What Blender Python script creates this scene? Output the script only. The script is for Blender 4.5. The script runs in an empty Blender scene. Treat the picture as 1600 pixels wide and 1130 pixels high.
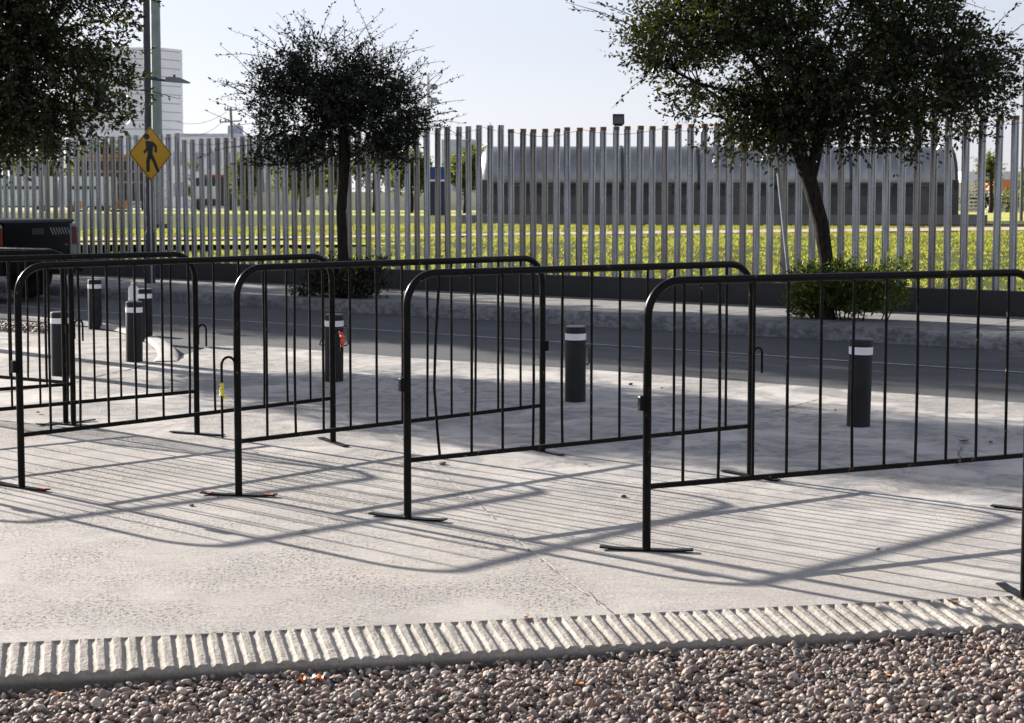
import bpy, math, random
import numpy as np
from mathutils import Vector, Matrix
R = math.radians
SC = bpy.context.scene
# ------------------------------------------------------------------ camera
CH = 1.45; PITCH = R(4); F = 2500.0; PY0 = 310 + F*math.tan(PITCH)
cam = bpy.data.cameras.new('camera'); camo = bpy.data.objects.new('camera', cam)
SC.collection.objects.link(camo); SC.camera = camo
camo.location = (0, 0, CH); camo.rotation_euler = (R(90)-PITCH, 0, 0)
cam.sensor_width = 36; cam.lens = F/1600*36; cam.shift_y = (PY0-565)/1600
cam.clip_end = 3000; cam.clip_start = 0.1
cam.dof.use_dof = True; cam.dof.focus_distance = 8.6; cam.dof.aperture_fstop = 9
# ------------------------------------------------------------------ sky, sun, exposure
SUN_EL = R(21.2); SUN_TO = Vector((-.755, .655))          # horizontal direction towards the sun
w = bpy.data.worlds.new('World'); SC.world = w; w.use_nodes = True
nt = w.node_tree; bg = nt.nodes['Background']; sky = nt.nodes.new('ShaderNodeTexSky')
sky.sky_type = 'NISHITA'; sky.sun_disc = False; sky.sun_elevation = SUN_EL
sky.sun_rotation = math.atan2(SUN_TO.x, SUN_TO.y); sky.dust_density = 0.5; sky.air_density = 1.0; sky.ozone_density = 1.5
hs = nt.nodes.new('ShaderNodeHueSaturation'); hs.inputs['Saturation'].default_value = 0.40      # thin pale morning haze over the whole sky
gm = nt.nodes.new('ShaderNodeGamma'); gm.inputs[1].default_value = 0.52      # flattens the jump from zenith to horizon: hazy air
nt.links.new(sky.outputs[0], gm.inputs[0]); nt.links.new(gm.outputs[0], hs.inputs['Color']); tn = nt.nodes.new('ShaderNodeMix'); tn.data_type = 'RGBA'; tn.blend_type = 'MULTIPLY'; tn.inputs[0].default_value = 1
tn.inputs[7].default_value = (.955, .968, 1.085, 1); nt.links.new(hs.outputs[0], tn.inputs[6]); nt.links.new(tn.outputs[2], bg.inputs[0]); bg.inputs[1].default_value = 0.108
sl = bpy.data.lights.new('sun', 'SUN'); sl.energy = 4.4; sl.angle = R(0.53); sl.color = (1, .925, .83)
so = bpy.data.objects.new('sun', sl); SC.collection.objects.link(so)
so.rotation_euler = Vector((SUN_TO.x*math.cos(SUN_EL), SUN_TO.y*math.cos(SUN_EL), math.sin(SUN_EL))).to_track_quat('Z', 'Y').to_euler()
SC.view_settings.view_transform = 'Standard'; SC.view_settings.look = 'None'
SC.view_settings.exposure = 1.60; SC.view_settings.gamma = 1
SC.cycles.max_bounces = 8; SC.cycles.transparent_max_bounces = 8

# ------------------------------------------------------------------ helpers
def G(px, py, z=0.0):                     # pixel of the photograph -> point at height z
    xc = (px-800)/F; yc = -(py-PY0)/F
    d = (xc, math.cos(PITCH)+yc*math.sin(PITCH), -math.sin(PITCH)+yc*math.cos(PITCH))
    t = (z-CH)/d[2]; return Vector((d[0]*t, d[1]*t, z))
def Z(py, Y):                             # height seen at row py at distance Y
    k = (PY0-py)/F
    return CH + Y*(k*math.cos(PITCH)-math.sin(PITCH))/(math.cos(PITCH)+k*math.sin(PITCH))
def PX(px, Y, z=1.45): return (px-800)/F*(Y*math.cos(PITCH)-(z-CH)*math.sin(PITCH))
def at(px, py, Y):
    z = Z(py, Y); return Vector((PX(px, Y, z), Y, z))
U = Vector((.8, -.6, 0)); N = Vector((.6, .8, 0))           # along / across the road
def SN(s, n, z=0.0): return U*s + N*n + Vector((0, 0, z))

class MB:
    def __init__(s): s.v = []; s.f = []; s.m = []; s.cur = 0
    def add(s, vs, fs):
        b = len(s.v); s.v += [tuple(v) for v in vs]
        for f in fs: s.f.append(tuple(i+b for i in f)); s.m.append(s.cur)
        return s
    def box(s, c, d, rz=0.0, M=None):
        x, y, z = d[0]/2, d[1]/2, d[2]/2
        vs = [Vector((i*x, j*y, k*z)) for i in (-1, 1) for j in (-1, 1) for k in (-1, 1)]
        rot = M or Matrix.Rotation(rz, 3, 'Z')
        vs = [rot @ v + Vector(c) for v in vs]
        return s.add(vs, [(0,1,3,2), (4,6,7,5), (0,4,5,1), (2,3,7,6), (0,2,6,4), (1,5,7,3)])
    def rbox(s, c, d, r=.01, rz=0.0):       # box with rounded vertical corners and softened top
        x, y, z = d[0]/2, d[1]/2, d[2]/2; rot = Matrix.Rotation(rz, 3, 'Z'); ring = []
        for (sx, sy, a0) in ((1, 1, 0), (-1, 1, 90), (-1, -1, 180), (1, -1, 270)):
            for k in range(4):
                a = R(a0+30*k); ring.append((sx*(x-r)+r*math.cos(a), sy*(y-r)+r*math.sin(a)))
        n = len(ring); vs = []
        for (zz, q) in ((-z, 0), (z-r, 0), (z-r*.3, r*.3), (z, r)):
            for (a, b) in ring:
                l = math.hypot(a, b) or 1
                vs.append(rot @ Vector((a-math.copysign(min(q, abs(a)), a), b-math.copysign(min(q, abs(b)), b), zz)) + Vector(c))
        fs = [(k*n+i, k*n+(i+1) % n, (k+1)*n+(i+1) % n, (k+1)*n+i) for k in range(3) for i in range(n)]
        fs += [tuple(range(3*n, 4*n)), tuple(reversed(range(n)))]
        return s.add(vs, fs)
    def tube(s, pts, r, seg=10, cap=True, closed=False):
        pts = [Vector(p) for p in pts]; n = len(pts)
        rr = r if isinstance(r, (list, tuple)) else [r]*n
        t0 = (pts[1]-pts[0]).normalized()
        up = Vector((0, 0, 1)) if abs(t0.z) < .9 else Vector((1, 0, 0))
        a = t0.cross(up).normalized(); vs = []
        for i in range(n):
            t = (pts[min(i+1, n-1)]-pts[max(i-1, 0)]).normalized()
            a = (a - t*a.dot(t)).normalized(); b = t.cross(a)
            for k in range(seg):
                q = 2*math.pi*k/seg; vs.append(pts[i]+(a*math.cos(q)+b*math.sin(q))*rr[i])
        fs = [(i*seg+k, i*seg+(k+1) % seg, (i+1)*seg+(k+1) % seg, (i+1)*seg+k) for i in range(n-1) for k in range(seg)]
        if cap: fs += [tuple(reversed(range(seg))), tuple(range((n-1)*seg, n*seg))]
        return s.add(vs, fs)
    def lathe(s, prof, seg=24, o=(0, 0, 0)):
        vs = []; n = len(prof); o = Vector(o)
        for (r, z) in prof:
            for k in range(seg):
                q = 2*math.pi*k/seg; vs.append(o+Vector((r*math.cos(q), r*math.sin(q), z)))
        fs = [(i*seg+k, i*seg+(k+1) % seg, (i+1)*seg+(k+1) % seg, (i+1)*seg+k) for i in range(n-1) for k in range(seg)]
        fs += [tuple(reversed(range(seg))), tuple(range((n-1)*seg, n*seg))]
        return s.add(vs, fs)
    def prism(s, poly, z0, z1):
        n = len(poly); vs = [(p[0], p[1], z0) for p in poly]+[(p[0], p[1], z1) for p in poly]
        fs = [(i, (i+1) % n, n+(i+1) % n, n+i) for i in range(n)]+[tuple(range(n, 2*n)), tuple(reversed(range(n)))]
        return s.add(vs, fs)
    def extr(s, poly, y0, y1, M):           # x-z outline given depth, placed by matrix M
        n = len(poly); vs = [M @ Vector((p[0], y0, p[1])) for p in poly]+[M @ Vector((p[0], y1, p[1])) for p in poly]
        fs = [(i, (i+1) % n, n+(i+1) % n, n+i) for i in range(n)]+[tuple(range(n, 2*n)), tuple(reversed(range(n)))]
        return s.add(vs, fs)
    def build(s, name, mats, parent=None, smooth=False, loc=None, sharp=40):
        me = bpy.data.meshes.new(name); me.from_pydata(s.v, [], s.f); me.update()
        for m in (mats if isinstance(mats, (list, tuple)) else [mats]): me.materials.append(m)
        if any(s.m): me.polygons.foreach_set('material_index', s.m)
        if smooth:
            me.polygons.foreach_set('use_smooth', [True]*len(me.polygons))
            me.set_sharp_from_angle(angle=R(sharp))
        o = bpy.data.objects.new(name, me); SC.collection.objects.link(o)
        if parent: o.parent = parent
        if loc is not None: o.location = loc
        return o
def np_mesh(name, V, Fq, mat, parent=None, smooth=False, col=None, loc=None):
    me = bpy.data.meshes.new(name); nf, k = Fq.shape
    me.vertices.add(len(V)); me.vertices.foreach_set('co', V.astype(np.float32).ravel())
    me.loops.add(nf*k); me.loops.foreach_set('vertex_index', Fq.astype(np.int32).ravel())
    me.polygons.add(nf); me.polygons.foreach_set('loop_start', np.arange(0, nf*k, k, dtype=np.int32))
    me.polygons.foreach_set('loop_total', np.full(nf, k, dtype=np.int32))
    if smooth: me.polygons.foreach_set('use_smooth', np.ones(nf, dtype=bool))
    me.update(calc_edges=True); me.materials.append(mat)
    if col is not None:
        a = me.attributes.new('tint', 'FLOAT', 'POINT'); a.data.foreach_set('value', col.astype(np.float32))
    o = bpy.data.objects.new(name, me); SC.collection.objects.link(o)
    if parent: o.parent = parent
    if loc is not None: o.location = loc
    return o
def tag(o, label=None, cat=None, group=None, kind=None):
    if label: o['label'] = label
    if cat: o['category'] = cat
    if group: o['group'] = group
    if kind: o['kind'] = kind
    return o
def empty(name, loc, rz, label, cat, group=None):
    o = bpy.data.objects.new(name, None); SC.collection.objects.link(o); o.empty_display_size = .2
    o.location = loc; o.rotation_euler = (0, 0, rz); return tag(o, label, cat, group)
KIDS = {}
def copy_tree(o, parent=None):
    c = o.copy(); SC.collection.objects.link(c); c.parent = parent
    for ch in [x for x in bpy.data.objects if x.parent is o]: copy_tree(ch, c)
    return c

# ------------------------------------------------------------------ materials
class NT:
    def __init__(s, name):
        s.m = bpy.data.materials.new(name); s.m.use_nodes = True; s.t = s.m.node_tree
        s.b = s.t.nodes['Principled BSDF']; s.out = s.t.nodes['Material Output']
        s.co = s.t.nodes.new('ShaderNodeTexCoord').outputs['Object']
    def n(s, kind, **kw):
        x = s.t.nodes.new(kind)
        for k, v in kw.items():
            if k in ('i',): 
                for a, b in v.items(): s.set(x, a, b)
            else: setattr(x, k, v)
        return x
    def set(s, x, a, b):
        if isinstance(b, bpy.types.NodeSocket): s.t.links.new(b, x.inputs[a])
        else: x.inputs[a].default_value = b
    def noise(s, scale, detail=4, rough=.55, vec=None, stretch=None):
        v = vec or s.co
        if stretch:
            mp = s.n('ShaderNodeMapping'); s.t.links.new(v, mp.inputs[0])
            mp.inputs['Scale'].default_value = stretch; v = mp.outputs[0]
        return s.n('ShaderNodeTexNoise', i={'Vector': v, 'Scale': scale, 'Detail': detail, 'Roughness': rough}).outputs['Fac']
    def ramp(s, fac, stops):
        r = s.n('ShaderNodeValToRGB'); s.t.links.new(fac, r.inputs[0]); e = r.color_ramp.elements
        while len(e) < len(stops): e.new(.5)
        for k, (p, c) in enumerate(stops):
            e[k].position = p; c = (c, c, c) if isinstance(c, (int, float)) else c; e[k].color = (*c, 1)
        return r.outputs[0]
    def mix(s, fac, a, b, mode='MIX'):
        x = s.n('ShaderNodeMix', data_type='RGBA', blend_type=mode); s.set(x, 0, fac)
        for k, c in ((6, a), (7, b)): s.set(x, k, (*c, 1) if isinstance(c, tuple) and len(c) == 3 else c)
        return x.outputs[2]
    def math(s, op, a, b=0.0, c=0.0):
        x = s.n('ShaderNodeMath', operation=op); s.set(x, 0, a); s.set(x, 1, b); s.set(x, 2, c); return x.outputs[0]
    def bump(s, h, strength=.3, dist=.01):
        x = s.n('ShaderNodeBump', i={'Height': h, 'Strength': strength, 'Distance': dist}); s.t.links.new(x.outputs[0], s.b.inputs['Normal'])
    def fin(s, col=None, rough=.6, metal=0.0, spec=None):
        if col is not None: s.set(s.b, 'Base Color', (*col, 1) if isinstance(col, tuple) else col)
        s.set(s.b, 'Roughness', rough); s.set(s.b, 'Metallic', metal)
        if spec is not None: s.set(s.b, 'Specular IOR Level', spec)
        return s.m
def simple(name, col, rough=.6, metal=0.0, var=.18, scale=3.0, bump=0.0, spec=None):
    t = NT(name); f = t.noise(scale, 5)
    c = t.ramp(f, [(.3, tuple(x*(1-var) for x in col)), (.7, tuple(min(1, x*(1+var)) for x in col))])
    if bump: t.bump(t.noise(scale*12, 4), bump)
    return t.fin(c, rough, metal, spec)

def m_concrete():
    t = NT('plaza concrete')
    big = t.noise(.55, 5, .6); mid = t.noise(5.5, 6, .65, stretch=(1, 1.3, 1)); fine = t.noise(70, 5, .7); grit = t.noise(230, 2, .5)
    c = t.ramp(big, [(.32, (.37, .342, .312)), (.55, (.47, .438, .402)), (.72, (.53, .497, .458))])
    c = t.mix(t.ramp(mid, [(.35, .25), (.65, 0.0)]), c, (.31, .295, .28))
    c = t.mix(t.ramp(fine, [(.38, .6), (.58, 0.0)]), c, (.24, .225, .215)); gr = t.noise(26, 6, .75, stretch=(.8, 1.4, 1)); c = t.mix(t.ramp(gr, [(.36, .5), (.54, 0.0)]), c, (.27, .25, .235))
    # pits: more of them in patches
    patch = t.ramp(t.noise(1.6, 3), [(.42, 0.0), (.58, 1.0)])
    pit = t.ramp(t.noise(62, 4, .7, stretch=(1, .8, 1)), [(.56, 0.0), (.61, 1.0)])
    pit2 = t.ramp(t.noise(125, 3, .6, stretch=(1, .8, 1)), [(.60, 0.0), (.65, 1.0)])
    s0_ = t.n('ShaderNodeSeparateXYZ'); t.t.links.new(t.co, s0_.inputs[0]); ja, jb = G(641, 700), G(955, 957); jd = (jb-ja).normalized()
    side = t.math('ADD', t.math('MULTIPLY', t.math('SUBTRACT', s0_.outputs[0], ja.x), -jd.y), t.math('MULTIPLY', t.math('SUBTRACT', s0_.outputs[1], ja.y), jd.x))
    rough_side = t.ramp(t.math('ADD', t.math('MULTIPLY', side, -6.0), .5), [(.0, .18), (.6, 1.0)])
    pm = t.math('MAXIMUM', t.math('MULTIPLY', pit, patch), t.math('MULTIPLY', pit2, t.math('ADD', t.math('MULTIPLY', patch, .85), .15)))
    pm = t.math('MULTIPLY', pm, rough_side)
    c = t.mix(t.math('MULTIPLY', pm, .95), c, (.09, .088, .08))
    st = t.ramp(t.noise(.9, 4, .7, stretch=(.8, 3.0, 1)), [(.56, 0.0), (.72, .32)])
    c = t.mix(st, c, (.27, .262, .26))
    warm = t.ramp(t.noise(1.1, 2), [(.6, 0.0), (.8, .35)]); c = t.mix(warm, c, (.46, .40, .33))
    sp_ = t.n('ShaderNodeSeparateXYZ'); t.t.links.new(t.co, sp_.inputs[0]); X_, Y_ = sp_.outputs[0], sp_.outputs[1]
    nn = t.math('ADD', t.math('MULTIPLY', X_, .6), t.math('MULTIPLY', Y_, .8))                       # distance towards the road
    rz_ = t.math('ADD', nn, t.math('MULTIPLY', t.noise(2.2, 5, .7), 1.6))
    grime = t.math('MULTIPLY', t.ramp(t.math('MULTIPLY', t.math('SUBTRACT', rz_, 10.6), .5), [(.25, 0.0), (.75, .75)]), t.ramp(t.noise(24, 6, .8), [(.42, 0.0), (.6, 1.0)]))
    c = t.mix(grime, c, (.13, .125, .12))
    dv = t.n('ShaderNodeTexNoise', i={'Vector': t.co, 'Scale': 1.1, 'Detail': 3.0, 'Distortion': 1.6}).outputs['Fac']      # trowel swirls on the older back part
    swirl = t.n('ShaderNodeTexNoise', i={'Vector': t.co, 'Scale': 2.6, 'Detail': 7.0, 'Roughness': .72, 'Distortion': 2.4}).outputs['Fac']
    back = t.ramp(t.math('MULTIPLY', t.math('SUBTRACT', nn, 5.0), .25), [(.1, .25), (.6, 1.0)])
    c = t.mix(t.math('MULTIPLY', t.ramp(swirl, [(.46, 0.0), (.58, .85)]), back), c, (.20, .205, .22)); c = t.mix(t.math('MULTIPLY', t.ramp(dv, [(.35, .6), (.5, 0.0)]), back), c, (.55, .53, .505))
    sw = t.noise(7, 4, .6, stretch=(.35, 2.2, 1))
    h = t.math('ADD', t.math('MULTIPLY', fine, .55), t.math('MULTIPLY', grit, .25)); h = t.math('SUBTRACT', h, t.math('MULTIPLY', pm, .9)); h = t.math('ADD', h, t.math('MULTIPLY', sw, .6))
    t.bump(h, .8, .009)
    return t.fin(c, .85, 0, .25)
def m_asphalt():
    t = NT('road asphalt'); f = t.noise(160, 3, .7); g = t.noise(1.2, 5, .6, stretch=(.7, 1.6, 1)); v = t.n('ShaderNodeTexVoronoi', i={'Vector': t.co, 'Scale': 85.0}).outputs['Distance']
    c = t.ramp(g, [(.3, (.042, .046, .053)), (.7, (.068, .073, .082))])
    c = t.mix(t.ramp(f, [(.5, 0.0), (.66, .6)]), c, (.17, .165, .16))
    c = t.mix(t.ramp(v, [(.12, .5), (.3, 0.0)]), c, (.13, .13, .13))
    sp = t.ramp(t.noise(380, 1), [(.68, 0.0), (.72, .7)]); c = t.mix(sp, c, (.4, .38, .35))
    t.bump(t.math('ADD', f, v), .7, .006); return t.fin(c, .8, 0, .3)
def m_kerb(name, a, b, d, dirt=.5):
    t = NT(name); g = t.noise(2.4, 6, .65); h = t.noise(9, 6, .7, stretch=(1, 1, 1.8)); k = t.noise(60, 4)
    c = t.ramp(g, [(.35, a), (.65, b)]); c = t.mix(t.ramp(h, [(.46, 0.0), (.58, dirt)]), c, d)
    c = t.mix(t.ramp(k, [(.35, .3), (.55, 0.0)]), c, d); t.bump(t.math('ADD', h, k), .5, .012)
    if name == 'ribbed concrete':       # shade of the front face painted in, with grime towards the pebbles
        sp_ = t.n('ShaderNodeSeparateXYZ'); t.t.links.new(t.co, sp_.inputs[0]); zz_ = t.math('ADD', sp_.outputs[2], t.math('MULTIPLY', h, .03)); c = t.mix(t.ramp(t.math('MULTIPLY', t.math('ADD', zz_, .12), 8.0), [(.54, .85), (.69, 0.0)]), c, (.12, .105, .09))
    return t.fin(c, .85, 0, .25)
def m_black_paint():
    t = NT('black gloss paint'); oi = t.n('ShaderNodeObjectInfo')
    v = t.n('ShaderNodeVectorMath', operation='ADD'); t.t.links.new(t.co, v.inputs[0]); t.t.links.new(oi.outputs['Random'], v.inputs[1])
    ch = t.ramp(t.noise(28, 5, .7, vec=v.outputs[0]), [(.625, 0.0), (.66, 1.0)])
    ch2 = t.ramp(t.noise(9, 3, .6, vec=v.outputs[0]), [(.46, 0.0), (.62, 1.0)]); ch = t.math('MULTIPLY', ch, ch2)
    rust = t.ramp(t.noise(60, 3, vec=v.outputs[0]), [(.4, (.16, .065, .02)), (.6, (.28, .21, .14))])
    du = t.ramp(t.noise(14, 6, .7, vec=v.outputs[0]), [(.45, 0.0), (.75, .6)])
    c = t.mix(du, (.0028, .0026, .003), (.010, .0085, .007)); c = t.mix(ch, c, rust)
    t.bump(t.noise(45, 4), .22, .002)
    return t.fin(c, t.math('ADD', t.math('MULTIPLY', ch, .45), t.math('ADD', .27, t.math('MULTIPLY', du, .35))), 0, .13)
def m_galv():
    t = NT('galvanised tube'); oi = t.n('ShaderNodeObjectInfo').outputs['Random']
    v = t.n('ShaderNodeVectorMath', operation='ADD'); t.t.links.new(t.co, v.inputs[0])
    vv = t.n('ShaderNodeCombineXYZ', i={0: t.math('MULTIPLY', oi, 37.0), 2: t.math('MULTIPLY', oi, 91.0)}); t.t.links.new(vv.outputs[0], v.inputs[1])
    a = t.noise(3, 5, .6, vec=v.outputs[0], stretch=(9, 9, .8)); b = t.noise(22, 5, .7, vec=v.outputs[0])
    c = t.ramp(a, [(.3, (.22, .235, .265)), (.7, (.40, .425, .47))])
    rs = t.math('GREATER_THAN', t.math('FRACT', t.math('MULTIPLY', oi, 7.3)), .62)
    c = t.mix(t.math('MULTIPLY', rs, .5), c, (.15, .13, .11))
    c = t.mix(t.ramp(t.noise(1.4, 4, .6, vec=v.outputs[0], stretch=(14, 14, .5)), [(.56, 0.0), (.7, .6)]), c, (.22, .15, .10))
    c = t.mix(t.ramp(b, [(.62, 0.0), (.7, .6)]), c, (.07, .06, .05))
    t.bump(b, .12, .003); return t.fin(c, t.math('ADD', .15, t.math('MULTIPLY', a, .22)), .9)
def m_leaf(name, c1, c2, tr, trans=.42, rough=.38, extra=None):
    t = NT(name); rnd = t.n('ShaderNodeNewGeometry').outputs['Random Per Island']; pn = t.noise(1.3, 3)
    f = t.math('ADD', t.math('MULTIPLY', rnd, .6), t.math('MULTIPLY', pn, .4))
    c = t.ramp(f, [(.15, c1), (.8, c2)])
    if extra: c = t.mix(t.math('GREATER_THAN', rnd, .975), c, extra)
    t.fin(c, rough, 0, .32)
    tl = t.n('ShaderNodeBsdfTranslucent'); t.set(tl, 'Color', t.mix(.75, c, (*tr,)))
    mx = t.n('ShaderNodeMixShader', i={0: trans}); t.t.links.new(t.b.outputs[0], mx.inputs[1]); t.t.links.new(tl.outputs[0], mx.inputs[2])
    t.t.links.new(mx.outputs[0], t.out.inputs[0]); return t.m
def m_bark():
    t = NT('bark'); a = t.noise(18, 6, .7, stretch=(1.6, 1.6, .5)); c = t.ramp(a, [(.35, (.008, .0065, .0055)), (.7, (.045, .036, .029))])
    t.bump(a, .9, .03); return t.fin(c, .9, 0, .2)
def m_stone():
    t = NT('river pebbles'); at_ = t.n('ShaderNodeAttribute', attribute_name='tint').outputs['Fac']
    c = t.ramp(at_, [(0, (.05, .045, .045)), (.15, (.15, .12, .11)), (.30, (.33, .25, .21)), (.45, (.17, .15, .145)), (.58, (.42, .32, .265)), (.72, (.12, .12, .13)), (.84, (.50, .44, .37)), (.93, (.24, .11, .065)), (1, (.46, .42, .36))])
    c = t.mix(t.ramp(t.noise(90, 4, .7), [(.45, 0.0), (.7, .45)]), c, (.11, .10, .095))
    t.bump(t.noise(170, 4), .3, .002); return t.fin(c, .62, 0, .3)
def m_lawn():
    t = NT('lawn soil'); a = t.noise(2.2, 6, .7); b = t.noise(14, 4)
    c = t.ramp(a, [(.34, (.10, .065, .03)), (.46, (.075, .085, .022)), (.6, (.09, .125, .028)), (.75, (.14, .15, .04))])
    c = t.mix(t.ramp(b, [(.4, .5), (.6, 0.0)]), c, (.055, .065, .02)); t.bump(b, .8, .05); return t.fin(c, .95, 0, .1)
def m_farlawn():
    t = NT('far lawn'); a = t.noise(.25, 6, .65, stretch=(.3, 1.5, 1)); b = t.noise(6, 5)
    c = t.ramp(a, [(.35, (.52, .46, .15)), (.5, (.40, .42, .12)), (.65, (.62, .55, .22))])
    c = t.mix(t.ramp(b, [(.4, .35), (.6, 0.0)]), c, (.22, .25, .07)); t.bump(b, .6, .05); return t.fin(c, .95, 0, .1)
CONC = m_concrete(); ASPH = m_asphalt(); BLK = m_black_paint(); GALV = m_galv(); BARK = m_bark(); STONE = m_stone()
KERBF = m_kerb('far kerb', (.14, .145, .155), (.25, .25, .255), (.07, .072, .08), .7)
KERBN = m_kerb('near kerb', (.36, .35, .34), (.46, .45, .43), (.3, .29, .28), .3)
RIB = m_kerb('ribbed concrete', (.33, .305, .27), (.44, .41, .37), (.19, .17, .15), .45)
SIDE = m_kerb('sidewalk', (.20, .198, .20), (.28, .275, .27), (.13, .13, .132), .35)
DKWALL = simple('dark painted wall', (.022, .023, .026), .75, var=.3, scale=2.0, bump=.2)
RUST = simple('rusty rim', (.20, .12, .075), .8, .3, var=.6, scale=25)
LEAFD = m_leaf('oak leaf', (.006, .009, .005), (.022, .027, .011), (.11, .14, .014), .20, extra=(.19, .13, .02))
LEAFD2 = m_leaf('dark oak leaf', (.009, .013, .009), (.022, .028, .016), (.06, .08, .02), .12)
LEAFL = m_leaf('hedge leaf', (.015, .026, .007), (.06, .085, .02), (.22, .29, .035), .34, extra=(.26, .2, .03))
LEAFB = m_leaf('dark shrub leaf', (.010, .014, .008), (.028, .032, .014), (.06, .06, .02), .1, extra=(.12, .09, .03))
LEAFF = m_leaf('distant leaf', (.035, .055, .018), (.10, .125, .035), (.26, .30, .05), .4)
GRASS = m_leaf('grass blade', (.08, .11, .02), (.24, .24, .045), (.50, .52, .08), .45, .6, extra=(.35, .20, .05))
LAWN = m_lawn(); FLAWN = m_farlawn()
PATH = m_kerb('pink path', (.42, .33, .29), (.52, .42, .37), (.3, .23, .2), .3)
STEEL = None
def m_steel():
    t = NT('stainless tank'); a = t.noise(.8, 4, .6, stretch=(2.5, 1, 1)); b = t.noise(3, 3, stretch=(1, 1, 3))
    c = t.ramp(a, [(.35, (.20, .21, .225)), (.65, (.34, .34, .335))]); t.bump(a, .25, .05)
    return t.fin(c, t.math('ADD', .24, t.math('MULTIPLY', b, .18)), .85)
STEEL = m_steel()
WHITE = simple('white panel', (.72, .73, .76), .5, var=.05, scale=.5)
CREAM = simple('pale wall', (.60, .57, .53), .8, var=.12, scale=.7, bump=.1)
DARK = simple('dark plastic', (.02, .021, .024), .5, var=.2)
GREYM = simple('bollard grey', (.016, .0155, .018), .6, var=.25, scale=6, bump=.1, spec=.25)
REFL = simple('reflective white band', (.74, .75, .77), .45, var=.06, scale=20)

# ------------------------------------------------------------------ setting
def sheet(name, pts, z, mat, kind='structure'):
    b = MB(); b.add([(p[0], p[1], z) for p in pts], [tuple(range(len(pts)))]); return tag(b.build(name, mat), kind=kind)
EARTH = simple('bare earth', (.13, .105, .08), .95, var=.3, scale=1.5, bump=.4)
FARG = simple('far pavement', (.30, .29, .27), .9, var=.15, scale=.1)
sheet('ground', [(-700, -60), (700, -60), (700, 900), (-700, 900)], -.16, EARTH)
# plaza slab: near edge is the ribbed kerb line, far edge the road
E0 = G(0, 1005); E1 = G(1600, 930); ED = (E1-E0).normalized()
def edge(a): return E0+ED*a
curve = [SN(-60, 11.95), G(-150, 484), G(0, 497), G(75, 503), G(150, 510), G(200, 518), G(228, 526), G(252, 536), G(268, 547), G(276, 558), G(272, 565)]
apron = [G(285, 556), G(330, 541), G(400, 540), SN(-9.4, 11.05), SN(-7.7, 11.2), SN(-3.8, 11.22), SN(2.9, 11.26)]
b = MB(); b.prism([edge(-25), edge(10.9)]+[p for p in reversed(apron)]+[p for p in reversed(curve)], -.14, 0)
tag(b.build('plaza', CONC), kind='structure')
# asphalt as a strip
b = MB(); b.add([SN(-160, 9, -.022), SN(120, 9, -.022), SN(120, 15.35, -.022), SN(-160, 15.35, -.022)], [(0, 1, 2, 3)])
tag(b.build('road', ASPH), kind='structure')
LINE = m_kerb('worn road paint', (.30, .30, .30), (.42, .42, .42), (.14, .14, .145), .5)
b = MB()
for k in range(90):
    s0 = -70+k*1.1; b.add([SN(s0, 13.33, -.017), SN(s0+1.1, 13.33, -.017), SN(s0+1.1, 13.40, -.017), SN(s0, 13.40, -.017)], [(0, 1, 2, 3)])
tag(b.build('lane_line', LINE), kind='structure')
# far kerb with a rounded top, then the pavement
b = MB(); prof = [(15.25, -.1), (15.25, .075), (15.27, .11), (15.31, .132), (15.46, .136), (15.46, -.1)]
rnd = random.Random(3)
ss = np.arange(-110, 70, .5)
for i, s in enumerate(ss):
    for (n, z) in prof: b.v.append(tuple(SN(s, n+rnd.uniform(-.006, .006), z+(rnd.uniform(-.006, .004) if z > 0 else 0))))
P_ = len(prof)
for i in range(len(ss)-1):
    for k in range(P_-1): b.f.append((i*P_+k, (i+1)*P_+k, (i+1)*P_+k+1, i*P_+k+1)); b.m.append(0)
tag(b.build('kerb', KERBF, smooth=True, sharp=50), kind='structure')
b = MB(); b.add([SN(-110, 15.462, .13), SN(70, 15.462, .13), SN(70, 17.62, .13), SN(-110, 17.62, .13)], [(0, 1, 2, 3)])
tag(b.build('sidewalk', SIDE), kind='structure')
b = MB()                                                      # expansion joints of the pavement
for k in range(60):
    s0 = -60+k*1.5; b.add([SN(s0, 15.47, .1335), SN(s0+.014, 15.47, .1335), SN(s0+.014, 17.6, .1335), SN(s0, 17.6, .1335)], [(0, 1, 2, 3)])
tag(b.build('sidewalk_joints', simple('joint', (.06, .06, .06), .9)), kind='structure')
# kerb round the tip of the plaza
b = MB(); cc = curve[1:]; prof = [(-.02, -.1), (-.02, .03), (.0, .05), (.05, .056), (.13, .05), (.15, .012)]
dn = []
cs = []
for i in range(len(cc)-1):
    for k in range(4): cs.append(cc[i].lerp(cc[i+1], k/4))
cs.append(cc[-1])
for i, p in enumerate(cs):
    t = (cs[min(i+1, len(cs)-1)]-cs[max(i-1, 0)]).normalized(); q = Vector((t.y, -t.x, 0))
    k = min(1, (len(cs)-1-i)/6+.15); wd = .9+.3*min(1, max(0, (i-26)/8))
    for (a, z) in prof: b.v.append(tuple(p+q*a*wd*-1*-1+Vector((0, 0, z*k if z > 0 else z))))
P_ = len(prof)
for i in range(len(cs)-1):
    for k in range(P_-1): b.f.append((i*P_+k, (i+1)*P_+k, (i+1)*P_+k+1, i*P_+k+1)); b.m.append(0)
tag(b.build('plaza_kerb', KERBN, smooth=True, sharp=45), kind='structure')
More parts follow.
